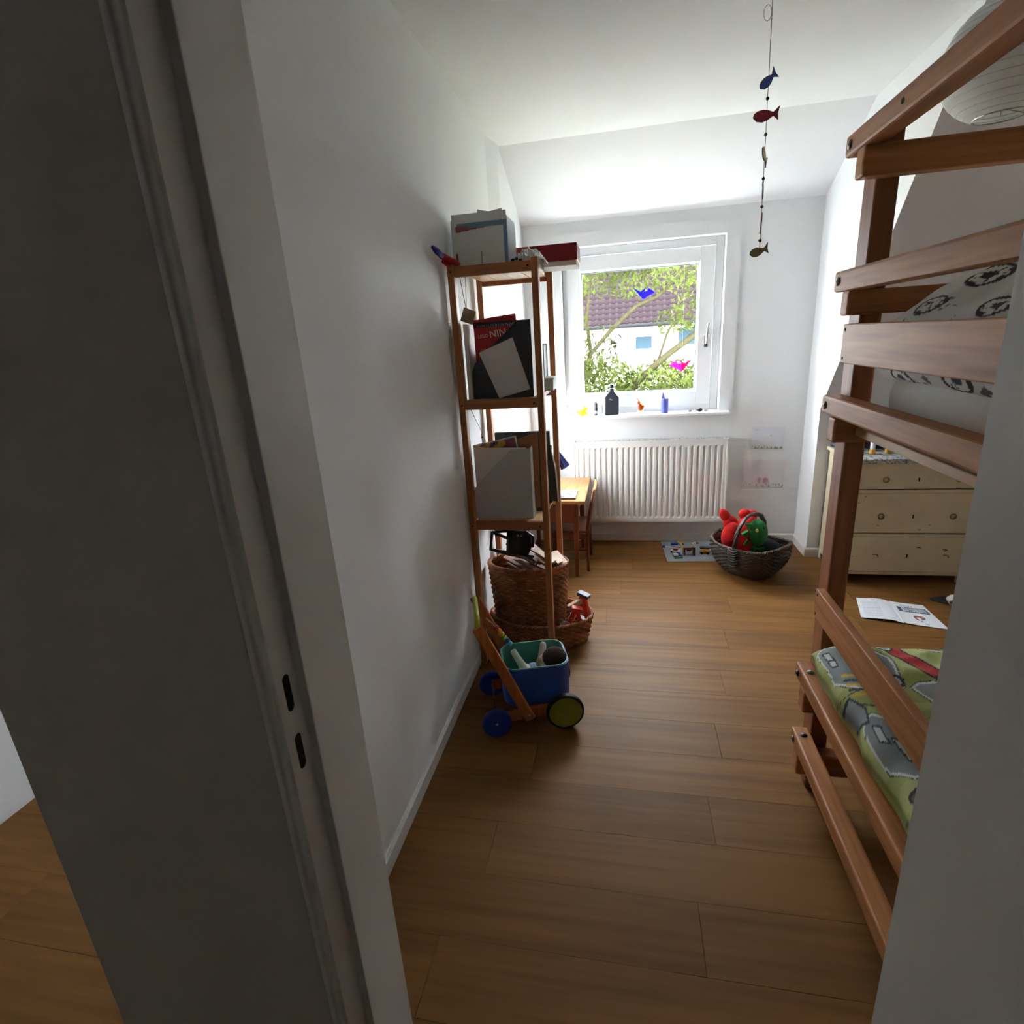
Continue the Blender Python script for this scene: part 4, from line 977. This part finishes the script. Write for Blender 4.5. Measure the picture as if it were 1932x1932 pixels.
M_PLR = mat('red_plush', (206, 24, 26), .95, var=.1, bump=.5, bscale=300); M_PLG = mat('green_plush', (46, 120, 62), .95, var=.12, bump=.5, bscale=300)
pm = Matrix.Rotation(R(22), 3, 'Y')
pbd = B(); pbd.ball((.735, 3.49, .215), (.095, .085, .155), 28, 20, pm); obj('body', pbd, M_PLR, pl, smooth=True)
obj('ear', B().ball((.622, 3.50, .365), (.030, .028, .05), 18, 12, Matrix.Rotation(R(-30), 3, 'Y')).ball((.655, 3.495, .32), (.045, .035, .045), 16, 10), M_PLR, pl, smooth=True)
obj('ear', B().ball((.745, 3.53, .365), (.038, .028, .035), 18, 12).ball((.79, 3.53, .362), (.032, .026, .032), 16, 10), M_PLR, pl, smooth=True)
obj('arm', B().ball((.655, 3.46, .25), (.055, .05, .085), 18, 12, Matrix.Rotation(R(12), 3, 'Y')), M_PLR, pl, smooth=True)
gf = B(); gf.ball((.805, 3.445, .27), (.062, .058, .088), 28, 20)
obj('face', gf, M_PLG, pl, smooth=True)
for i, (ox, oz, an) in enumerate(((-.05, .055, 150), (-.06, .01, 185), (-.052, -.04, 215), (-.02, -.08, 250), (.02, -.085, 285))):
    cx_, cz_ = .805+ox, .27+oz; d = (math.cos(R(an)), math.sin(R(an)))
    obj('spike', B().prism([(cx_-d[1]*.022, cz_+d[0]*.022), (cx_+d[1]*.022, cz_-d[0]*.022), (cx_+d[0]*.04, cz_+d[1]*.04)], 3.392, 3.43, 'xz'), M_PLG, pl, bevel=.004)
obj('eye', B().ball((.790, 3.389, .305), (.009, .006, .012), 10, 8), mat('eye_yellow', (214, 206, 120), .4), pl, smooth=True)
obj('eye', B().ball((.83, 3.391, .322), (.007, .006, .008), 10, 8), M_BLP, pl, smooth=True)

# ================================================================== building plate and toy models
plate = thing('building_plate', (.47, 3.81, 0), 'flat grey studded building plate on the floor by the radiator', 'building plate')
PT = Matrix.Translation((.47, 3.81, 0)) @ Matrix.Rotation(R(3), 4, 'Z')
M_PLT = mat('plate_grey', (150, 156, 160), .45, var=.03)
obj('plate_body', B(PT).box(-.192, .192, -.192, .192, .0003, .004), M_PLT, plate)
sb = B(PT)
for i in range(47):
    for j in range(47):
        x_, y_ = -.184+i*.008, -.184+j*.008
        sb.add([(x_-.0022, y_-.0022, .004), (x_+.0022, y_-.0022, .004), (x_+.0022, y_+.0022, .004), (x_-.0022, y_+.0022, .004), (x_-.0018, y_-.0018, .0056), (x_+.0018, y_-.0018, .0056), (x_+.0018, y_+.0018, .0056), (x_-.0018, y_+.0018, .0056)], [(4,5,6,7),(0,1,5,4),(1,2,6,5),(2,3,7,6),(3,0,4,7)])
so = obj('studs', sb, M_PLT, plate); so['kind'] = 'stuff'
BR = {k: mat('brick_'+k, c_, .35, var=.03) for k, c_ in dict(blue=(30, 60, 150), red=(150, 34, 30), white=(220, 220, 214), yellow=(222, 176, 40), brown=(104, 60, 38), orange=(206, 120, 34), green=(60, 120, 60), dgrey=(74, 78, 84)).items()}
def model(name, x, y, rot, label, parts, cat='toy model'):
    t = thing(name, tuple(PT @ Vector((x, y, .0045))), label, cat)
    T = PT @ Matrix.Translation((x, y, .0045)) @ Matrix.Rotation(R(rot), 4, 'Z')
    for nm, col, (a0, a1, b0, b1, c0, c1) in parts:
        if nm == 'wheel': obj('wheel', B(T).lathe([(0, -.003), (a1, -.003), (a1, .003), (0, .003)], (a0, b0, c0+a1), 14, axis='y'), M_TYRE, t)
        else: obj(nm, B(T).box(a0, a1, b0, b1, c0, c1), BR[col], t, bevel=.0008)
    return T, t
W4 = [('wheel', '', (-.02, .007, -.018, 0, 0, 0)), ('wheel', '', (.02, .007, -.018, 0, 0, 0)), ('wheel', '', (-.02, .007, .018, 0, 0, 0)), ('wheel', '', (.02, .007, .018, 0, 0, 0))]
model('toy_vehicle', -.115, -.12, 10, 'small blue and white brick vehicle at the front of the plate', W4+[('brick', 'blue', (-.032, .032, -.014, .014, .008, .016)), ('brick', 'white', (-.028, .0, -.013, .013, .016, .026)), ('brick', 'blue', (.004, .016, -.01, .01, .016, .032)), ('brick', 'green', (-.03, .026, -.030, -.016, .0, .012))])
model('toy_crane', -.12, -.03, -25, 'brick crane with long white arm and blue tip on the plate', W4+[('brick', 'white', (-.03, .03, -.014, .014, .008, .018)), ('brick', 'red', (-.012, .018, -.012, .012, .018, .030)), ('arm', 'white', (-.075, .01, -.004, .004, .030, .036)), ('bucket', 'blue', (-.09, -.072, -.008, .008, .024, .040)), ('brick', 'brown', (-.03, .04, -.004, .004, .040, .044))])
T, t = model('toy_gate', -.045, -.075, 5, 'brown brick gate with curved yellow arch on the plate', [('pillar', 'brown', (-.03, -.018, -.02, .02, .0, .056)), ('pillar', 'brown', (.035, .047, -.02, .02, .0, .052)), ('brick', 'brown', (-.03, .047, -.02, -.012, .046, .058)), ('brick', 'white', (-.01, .03, -.012, .012, .014, .030)), ('brick', 'red', (-.006, .024, -.014, .01, .03, .042))])
obj('arch', B(T).tube([(-.055, .05, .085), (-.042, .03, .075), (-.032, .01, .06), (-.028, -.005, .04)], .005, 6), BR['yellow'], t, smooth=True)
model('toy_truck', .075, -.055, -12, 'yellow and brown brick truck beside the willow basket', W4+[('brick', 'brown', (-.032, .032, -.016, .016, .008, .018)), ('brick', 'yellow', (-.028, .03, -.015, .015, .018, .036)), ('brick', 'orange', (-.008, .012, -.017, .017, .016, .030)), ('roof', 'dgrey', (-.034, .034, -.018, .018, .044, .050)), ('brick', 'dgrey', (-.03, .028, -.012, .012, .036, .044))])
model('toy_boat', -.10, .12, 0, 'flat blue brick piece with yellow top at the back of the plate', [('brick', 'blue', (-.03, .02, -.012, .012, 0, .012)), ('brick', 'blue', (.03, .06, -.01, .01, 0, .01)), ('brick', 'yellow', (.04, .056, -.008, .008, .01, .02))])
model('toy_bricks', .03, .13, 20, 'loose red and white bricks at the back of the plate', [('brick', 'white', (-.016, .016, -.008, .008, 0, .0096)), ('brick', 'red', (.022, .038, -.008, .008, 0, .0096))], 'toy bricks')

# ================================================================== dresser
dr = thing('dresser', (1.6, 3.53, 0), 'cream painted distressed chest of drawers below the roof slope', 'dresser')
M_CRM = mat('chipped_cream', (214, 200, 168), .55, var=.05, scale=12, bump=.1)
# chipped paint: dark spots where the paint has worn through
nt = M_CRM.node_tree; N, L = nt.nodes, nt.links
tc = N.new('ShaderNodeTexCoord'); nz = N.new('ShaderNodeTexNoise'); nz.inputs['Scale'].default_value = 26; nz.inputs['Detail'].default_value = 8
mpg = N.new('ShaderNodeMapping'); mpg.inputs['Scale'].default_value = (.35, 1, 1); L.new(tc.outputs['Object'], mpg.inputs[0]); L.new(mpg.outputs[0], nz.inputs['Vector'])
cr2 = N.new('ShaderNodeValToRGB'); cr2.color_ramp.elements[0].position = .685; cr2.color_ramp.elements[1].position = .70; L.new(nz.outputs['Fac'], cr2.inputs[0])
mxc = N.new('ShaderNodeMix'); mxc.data_type = 'RGBA'; L.new(cr2.outputs[0], mxc.inputs[0])
bsdf = N['Principled BSDF']; src = bsdf.inputs['Base Color'].links[0].from_socket
L.new(src, mxc.inputs[6]); mxc.inputs[7].default_value = rgba((84, 62, 46)); L.new(mxc.outputs[2], bsdf.inputs['Base Color'])
dx0, dx1, dy0, dy1 = 1.262, 1.925, 3.345, 3.735
obj('body', B().box(dx0, dx0+.02, dy0, dy1, .045, .725).box(dx1-.02, dx1, dy0, dy1, .045, .725).box(dx0, dx1, dy1-.012, dy1, .045, .725).box(dx0+.02, dx1-.02, dy0+.012, dy1-.012, .045, .062), M_CRM, dr, bevel=.002)
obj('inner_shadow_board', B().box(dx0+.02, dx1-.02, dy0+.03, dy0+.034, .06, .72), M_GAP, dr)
obj('top', B().box(dx0-.015, dx1+.015, dy0-.02, dy1+.005, .725, .748), M_CRM, dr, bevel=.005)
for (za, zb_, hz) in ((.572, .718, .628), (.312, .548, .413), (.074, .288, .173)):
    d_ = obj('drawer', B().box(dx0+.028, dx1-.028, dy0-.004, dy0+.02, za, zb_), M_CRM, dr, bevel=.003)
    for hx in (1.435, 1.797):
        if hz != .173:
            obj('ring_handle', B().lathe([(.012, -.003), (.017, -.003), (.018, 0), (.017, .003), (.012, .003), (.011, 0), (.012, -.003)], (hx, dy0-.009, hz), 18, axis='y', caps=False), mat('old_brass', (140, 126, 96), .4, metal=.7), d_, smooth=True)
        else:
            obj('ring_handle', B().tube([(hx-.014, dy0-.006, hz+.006), (hx-.006, dy0-.012, hz+.010), (hx+.008, dy0-.012, hz+.006), (hx+.014, dy0-.008, hz-.008)], .0028, 6), MATS['old_brass'], d_, smooth=True)
    obj('keyhole', B().prism([(1.6-.004, hz-.012), (1.6+.004, hz-.012), (1.6+.003, hz), (1.6+.005, hz+.006), (1.6, hz+.011), (1.6-.005, hz+.006), (1.6-.003, hz)], dy0-.0048, dy0-.0038, 'xz'), M_GAP, d_)
for zz in (.558, .298, .062): obj('rail', B().box(dx0, dx1, dy0-.008, dy0+.01, zz-.008, zz+.008), M_CRM, dr, bevel=.002)
for px in (dx0, dx1-.04):
    for py in (dy0, dy1-.04): obj('foot', B().box(px, px+.04, py, py+.04, 0, .05), M_CRM, dr, bevel=.003)
# patterned cloth on the dresser top
cl = B(); nx = 90; prof = [(dy1-.02, .7495), (dy0+.1, .7495), (dy0-.015, .7495), (dy0-.0225, .748), (dy0-.0235, .735), (dy0-.0235, .722)]
pr2 = []
for i in range(len(prof)-1):
    for k in range(8): pr2.append((prof[i][0]+(prof[i+1][0]-prof[i][0])*k/8, prof[i][1]+(prof[i+1][1]-prof[i][1])*k/8))
pr2.append(prof[-1]); kk = len(pr2)
cl.add([(1.30+.60*i/nx, p_[0]-.001, p_[1]+.0005) for i in range(nx+1) for p_ in pr2], [(i*kk+j, (i+1)*kk+j, (i+1)*kk+j+1, i*kk+j+1) for i in range(nx) for j in range(kk-1)])
clo = obj('runner_cloth', cl, print_mat('runner_print', .85)); clo.modifiers.new('thick', 'SOLIDIFY').thickness = .0006
tag(clo, 'grey scroll patterned cloth covering the dresser top', 'cloth')
paint(clo, lambda p: (70, 70, 76) if abs(noise.noise(Vector((p.x*38, p.y*38, p.z*38)))) < .07 else ((110, 108, 110) if noise.noise(p*90) > .35 else (186, 184, 184)))
ZD = .7515
def dbottle(x_, y_, h, col, capc, label, r_=.014):
    t = thing('glue_bottle', (x_, y_, ZD), label, 'bottle')
    obj('body', B().lathe([(0, 0), (r_*1.15, 0), (r_*1.2, .012), (r_*.9, .03), (r_, h*.75), (r_*.5, h*.85), (0, h*.85)], (x_, y_, ZD), 16), col, t, smooth=True)
    obj('base_band', B().lathe([(r_*1.22, .001), (r_*1.26, .012), (r_*1.0, .026)], (x_, y_, ZD), 16, caps=False), mat('amber_yellow', (216, 160, 40), .4), t, smooth=True)
    obj('cap', B().lathe([(r_*.45, h*.84), (r_*.3, h), (0, h)], (x_, y_, ZD), 12), capc, t, smooth=True)
dbottle(1.395, 3.46, .095, M_PVC, M_PVC, 'white bottle with yellow base on the dresser, left one')
dbottle(1.49, 3.48, .07, mat('amber_yellow', (216, 160, 40), .4), M_BLP, 'short yellow bottle with dark nozzle on the dresser', .017)
bl_ = thing('picture_box', (1.285, 3.55, ZD), 'light blue picture box at the left end of the dresser', 'box')
obj('body', B().box(1.262, 1.325, 3.50, 3.53, ZD, ZD+.07), mat('sky_blue_card', (110, 170, 214), .5, var=.25, scale=40), bl_, bevel=.002)
obj('lid', B().box(1.260, 1.327, 3.498, 3.532, ZD+.058, ZD+.074), mat('pale_blue_lid', (170, 206, 230), .5), bl_, bevel=.002)
for i in range(6):
    o = obj('magazine', B().box(1.255+.004*(i % 2), 1.40, 3.60-.003*i, 3.70, ZD+i*.012, ZD+i*.012+.0105), mat('mag%d' % i, ((54, 60, 78), (96, 98, 104), (40, 46, 62), (120, 120, 124), (60, 66, 84), (84, 86, 96))[i], .5), None, bevel=.001)
    tag(o, 'dark magazine in the low stack at the back of the dresser', 'magazine', 'magazines stacked on the dresser')
rt_ = thing('roll_stack', (1.46, 3.62, ZD), 'dark folded textile pile behind the bottles on the dresser', 'textile')
obj('fold', soft_box(1.41, 1.60, 3.58, 3.70, ZD, ZD+.06, 16, 12, .02), mat('dark_textile', (60, 54, 66), .95), rt_, smooth=True)
obj('fold', soft_box(1.42, 1.585, 3.585, 3.695, ZD+.055, ZD+.10, 16, 12, .02), mat('grey_textile', (92, 86, 92), .95), rt_, smooth=True)

# ================================================================== things on the floor by the bed
bkf = thing('open_booklet', (1.42, 2.98, 0), 'open white booklet with blue title banner lying on the floor', 'booklet')
P00, P10, P11, P01 = Vector((1.215, 2.885, 0)), Vector((1.575, 2.79, 0)), Vector((1.575, 3.05, 0)), Vector((1.275, 3.12, 0))
nb1, nb2 = 110, 70
def bpage(u0, u1, name):
    b = B(); vs_ = []
    for i in range(nb1+1):
        for j in range(nb2+1):
            u = u0+(u1-u0)*i/nb1; v = j/nb2
            p = (P00*(1-u)+P10*u)*(1-v)+(P01*(1-u)+P11*u)*v
            hz = .010*math.sin(math.pi*min(1, u/.5)) if u < .5 else .006*math.exp(-(u-.5)*18)+.002
            if u < .5: hz = .003+.012*math.sin(math.pi*(u/.5)**1.6)*.8
            vs_.append((p.x, p.y, hz+.002))
    b.add(vs_, [(i*(nb2+1)+j, (i+1)*(nb2+1)+j, (i+1)*(nb2+1)+j+1, i*(nb2+1)+j+1) for i in range(nb1) for j in range(nb2)])
    o = obj(name, b, print_mat('booklet_paper', .6), bkf, smooth=True); o.modifiers.new('thick', 'SOLIDIFY').thickness = .001
    uvs = [(u0+(u1-u0)*i/nb1, j/nb2) for i in range(nb1+1) for j in range(nb2+1)]
    return o, uvs
def left_page(u, v):
    if .12 < v < .82 and .06 < u < .44:
        r_ = (v*26) % 1
        if r_ < .4 and noise.noise(Vector((u*90, math.floor(v*26), 3))) > -.1 and u < .3+.14*noise.noise(Vector((math.floor(v*26), 1, 1))): return (178, 180, 190)
    if .9 < v < .93 and .22 < u < .27: return (120, 120, 126)
    return (222, 224, 230)
def right_page(u, v):
    if .56 < v < .80 and .555 < u < .965:
        e = min(u-.555, .965-u)*2.4; f = min(v-.56, .80-v)
        if e > .0 and f > 0:
            if .61 < u < .95 and .60 < v < .77:
                c_ = (u*34) % 1; r_ = ((v-.60)/.085) % 1
                if c_ < .68 and .12 < r_ < .88 and noise.noise(Vector((u*120, v*60, 5))) > -.35: return (214, 218, 226)
            return (60, 72, 104)
    if math.hypot((u-.76)*2.2, v-.34) < .15 and noise.noise(Vector((u*26, v*14, 8))) > -.02: return (140, 62, 66)
    if .84 < v < .865 and .62 < u < .8 and noise.noise(Vector((u*80, 2, 2))) > -.1: return (130, 132, 140)
    if .08 < v < .10 and .76 < u < .81: return (120, 120, 126)
    return (226, 228, 232)
for (u0, u1, nm, fn) in ((0, .5, 'left_page', left_page), (.5, 1, 'right_page', right_page)):
    o, uvs = bpage(u0, u1, 'page')
    a = o.data.color_attributes.new('print', 'FLOAT_COLOR', 'POINT'); buf = []
    for u, v in uvs: buf += [*lin(fn(u, v)), 1]
    a.data.foreach_set('color', buf)
dkb = B(); dkb.prism([(1.64, 3.13), (1.70, 3.075), (1.80, 3.06), (1.92, 3.10), (1.92, 3.16), (1.72, 3.16)], .0005, .012, 'xy')
tag(obj('dark_slipper', dkb, mat('dark_felt', (40, 40, 50), .9), None, bevel=.005), 'flat dark felt piece on the floor beyond the booklet', 'felt')
sk_ = soft_box(1.70, 1.85, 2.955, 3.09, .0, .06, 36, 30, .035, None, .03, 22, 5)
sk_.v = [(x, y, max(.0005, z)) for x, y, z in sk_.v]
so_ = obj('crumpled_sock', sk_, print_mat('sock_print', .9), None, smooth=True); tag(so_, 'crumpled white cloth with black marks beside the booklet on the floor', 'cloth')
paint(so_, lambda p: (40, 40, 44) if noise.noise(p*48) > .28 else (206, 204, 198))

# ================================================================== paper lantern
lan = thing('paper_lantern', (1.165, 2.3, 2.235), 'round white paper lantern hanging behind the bunk bed', 'lamp')
rL = .178; lp = B(); prof = []
for i in range(0, 97):
    ph = R(24+(156-24)*i/96); r_ = rL*math.sin(ph)*(1-.012*(abs(math.sin(i*math.pi/6)) < .25)); prof.append((r_+.0015*abs(math.sin(i*math.pi/6)), -rL*math.cos(ph)*.96))
lp.lathe(prof, (1.165, 2.3, 2.235), 48); lp.f = [f for f in lp.f if len(f) == 4]
lp.v = [(x+.0012*noise.noise(Vector((x*60, y*60, z*20))), y, z) for x, y, z in lp.v]
lo = obj('shade', lp, mat('rice_paper', (222, 222, 218), .8, var=.03, scale=30, trans=.35, bump=.3, bscale=60), lan, smooth=True)
for i in range(0, 97, 6):
    r_, z_ = prof[i]; obj('wire_hoop', B().tube([(1.165+(r_+.0002)*math.cos(k*.1309), 2.3+(r_+.0002)*math.sin(k*.1309), 2.235+z_) for k in range(48)], .0011, 4, closed=True), mat('hoop_grey', (186, 184, 180), .6), lo)
obj('ring', B().tube([(1.165+.073*math.cos(k*.2618), 2.3+.073*math.sin(k*.2618), 2.235+prof[0][1]) for k in range(24)], .002, 5, closed=True), M_STEEL, lan)
obj('cord', B().tube([(1.165, 2.3, 2.30), (1.165, 2.3, ZC)], .003, 6), M_PVC, lan)
obj('bulb', B().lathe([(0, -.03), (.02, -.022), (.028, 0), (.022, .022), (.013, .04), (.013, .065), (0, .065)], (1.165, 2.3, 2.235), 16), mat('opal_bulb', (230, 230, 226), .3), lan, smooth=True)
obj('spreader', B().tube([(1.165, 2.3, 2.235+prof[0][1]), (1.165, 2.3, 2.38)], .0012, 4).tube([(1.092, 2.3, 2.235+prof[0][1]), (1.165, 2.3, 2.10), (1.238, 2.3, 2.235+prof[0][1])], .0014, 4), M_STEEL, lan)

# ================================================================== outdoors: garden tree, neighbour house
M_LAWN = mat('lawn', (92, 92, 66), .9, var=.3, scale=.6)
struct('ground', B().box(-40, 40, 4.4, 60, -3.4, -3.2), M_LAWN, 'sunlit lawn between the house and the neighbour', 'lawn')
house = thing('house', (1, 30, -3.2), 'white neighbour house with dark tiled roof behind the branches', 'house')
M_HW = mat('white_render', (236, 234, 228), .9, var=.02, scale=2)
obj('wall', B().box(-7, 9, 28, 36, -3.2, 2.2), M_HW, house)
def hwin(x0, x1, z0, z1):
    w = obj('window', frame(B(), x0, x1, z0, z1, .07, 27.95, 28.02), M_PVC, house)
    obj('pane', B().box(x0+.07, x1-.07, 27.98, 28.0, z0+.07, z1-.07), mat('dark_pane', (34, 46, 54), .8, spec=.05), w)
hwin(.46, 1.36, .66, 1.36); hwin(2.42, 3.5, .74, 1.66); hwin(-4.2, -3.2, .6, 1.6); hwin(5.2, 6.2, .6, 1.6)
M_TILE = mat('roof_tile', (31, 24, 26), .9, spec=.02, var=.12, scale=4)
roof = obj('roof', B().prism([(27.3, 1.86), (32, 5.9), (36.7, 1.86), (36.7, 1.70), (27.3, 1.70)], -7.5, 9.5, 'yz'), mat('roof_deck', (60, 48, 46), .8), house)
tl_me = None; ang = math.atan2(4.04, 4.7); TW, TLn = .31, .37; nseg = 6
tv = []; 
for k in range(nseg+1):
    u = k/nseg; hx = TW*u; hz = .045*math.sin(u*2*math.pi)
    for (l, dz) in ((0, .035), (TLn+.06, 0)): tv.append((hx, l*math.cos(ang)-(hz+dz)*math.sin(ang), l*math.sin(ang)+(hz+dz)*math.cos(ang)))
    tv.append((hx, -(hz+.005)*math.sin(ang), (hz+.005)*math.cos(ang)))
tf = []
for k in range(nseg):
    a = k*3; tf += [(a, a+3, a+4, a+1), (a, a+2, a+5, a+3)]
tl_me = bpy.data.meshes.new('tile'); tl_me.from_pydata(tv, [], tf); tl_me.materials.append(M_TILE); tl_me.polygons.foreach_set('use_smooth', [True]*len(tl_me.polygons))
ho = place_of(house)
for r_ in range(11):
    for c_ in range(27):
        t = bpy.data.objects.new('tile', tl_me); C.objects.link(t); t.parent = roof
        t.location = Vector((-3.2+c_*TW, 27.28+r_*TLn*math.cos(ang), 1.90+r_*TLn*math.sin(ang)))-ho
obj('gutter', B().tube([(-7.5, 27.25, 1.80), (9.5, 27.25, 1.80)], .07, 8), mat('gutter_dark', (26, 27, 30), .9, spec=.05), house, smooth=True)

M_BARK = mat('bark', (40, 37, 24), .95, spec=.02, var=.25, scale=30, bump=.4)
def leafcloud(spec, seed, size):
    rl = random.Random(seed); b = B()
    for (cx, cy, cz, rx, ry, rz, n_) in spec:
        for _ in range(n_):
            while True:
                p = Vector((rl.uniform(-1, 1), rl.uniform(-1, 1), rl.uniform(-1, 1)))
                if p.length < 1: break
            c_ = Vector((cx+p.x*rx, cy+p.y*ry, cz+p.z*rz)); s_ = size*rl.uniform(.6, 1.3)
            M = Matrix.Rotation(rl.uniform(0, 6.28), 3, 'Z') @ Matrix.Rotation(rl.uniform(-1.2, 1.2), 3, 'X') @ Matrix.Rotation(rl.uniform(-1, 1), 3, 'Y')
            q = [Vector((0, -s_, 0)), Vector((s_*.45, 0, s_*.12)), Vector((0, s_, 0)), Vector((-s_*.45, 0, s_*.12))]
            o_ = len(b.v); b.v += [tuple(c_+M @ k) for k in q]; b.f += [(o_, o_+1, o_+2), (o_, o_+2, o_+3)]
    return b
M_LEAF = mat('leaf_green', (46, 52, 20), .8, spec=.06, var=.95, scale=1.6, trans=.45)
tree = thing('tree', (-1.0, 8.0, -3.2), 'leafy garden tree with crossing branches in front of the window', 'tree')
obj('trunk', B().tube([(-1.3, 8.3, -3.2), (-1.1, 8.25, -1.5), (-.6, 8.15, -.2), (.02, 8, .71)], [.16, .13, .1, .06], 10), M_BARK, tree, smooth=True)
obj('branch', B().tube([(.02, 8, .71), (.41, 8, 1.05), (.61, 8, 1.21), (.93, 8, 1.43), (1.6, 7.9, 2.1)], [.05, .045, .042, .04, .02], 8), M_BARK, tree, smooth=True)
obj('branch', B().tube([(.45, 8, 1.10), (.56, 8, 1.45), (.67, 8, 1.65), (.8, 7.9, 2.2)], [.02, .016, .014, .008], 6), M_BARK, tree, smooth=True)
obj('branch', B().tube([(-1.1, 8.2, -1.2), (-.75, 8.1, .5), (-.45, 8.05, 1.25), (-.17, 8, 1.55), (.16, 8, 1.83), (.43, 8, 1.93), (1.1, 7.8, 2.5)], [.09, .05, .03, .028, .026, .022, .01], 8), M_BARK, tree, smooth=True)
obj('branch', B().tube([(-.45, 8.05, 1.25), (-.5, 8, 1.7), (-.4, 7.9, 2.4), (-.2, 7.8, 3.0)], [.03, .024, .016, .008], 6), M_BARK, tree, smooth=True)
obj('branch', B().tube([(.2, 8, .85), (.5, 7.9, .9), (.75, 7.8, .75), (.8, 7.8, .5)], [.02, .016, .012, .006], 6), M_BARK, tree, smooth=True)
fol = obj('foliage', leafcloud([(.2, 8.2, 2.55, 1.9, .9, .62, 4200), (-.85, 8.1, 1.35, .45, .6, .8, 900), (-.35, 8.2, .75, .55, .6, .5, 2300), (.6, 8.2, .70, .75, .6, .42, 3000), (.95, 8.2, 1.75, .35, .5, .4, 330), (.62, 8, 1.62, .25, .4, .2, 90), (-.3, 7.9, 1.35, .3, .3, .3, 110), (0, 8.4, 3.6, 2.2, 1.2, .9, 1400)], 3, .045), M_LEAF, tree); fol['kind'] = 'stuff'
bush = thing('bush', (0, 13, -3.2), 'yellowish bushes in the garden below the neighbour house', 'bush')
bf = obj('foliage', leafcloud([(-1.6, 13, -1.1, 2.0, 1.2, 1.7, 1700), (1.6, 13.5, -1.3, 2.4, 1.2, 1.7, 1700)], 8, .1), mat('leaf_olive', (58, 55, 22), .8, spec=.05, var=.4, scale=1.2, trans=.4), bush); bf['kind'] = 'stuff'
obj('stem', B().tube([(-1.6, 13, -3.2), (-1.5, 13, -1.2)], [.08, .03], 8).tube([(1.6, 13.5, -3.2), (1.5, 13.5, -1.2)], [.08, .03], 8), M_BARK, bush, smooth=True)
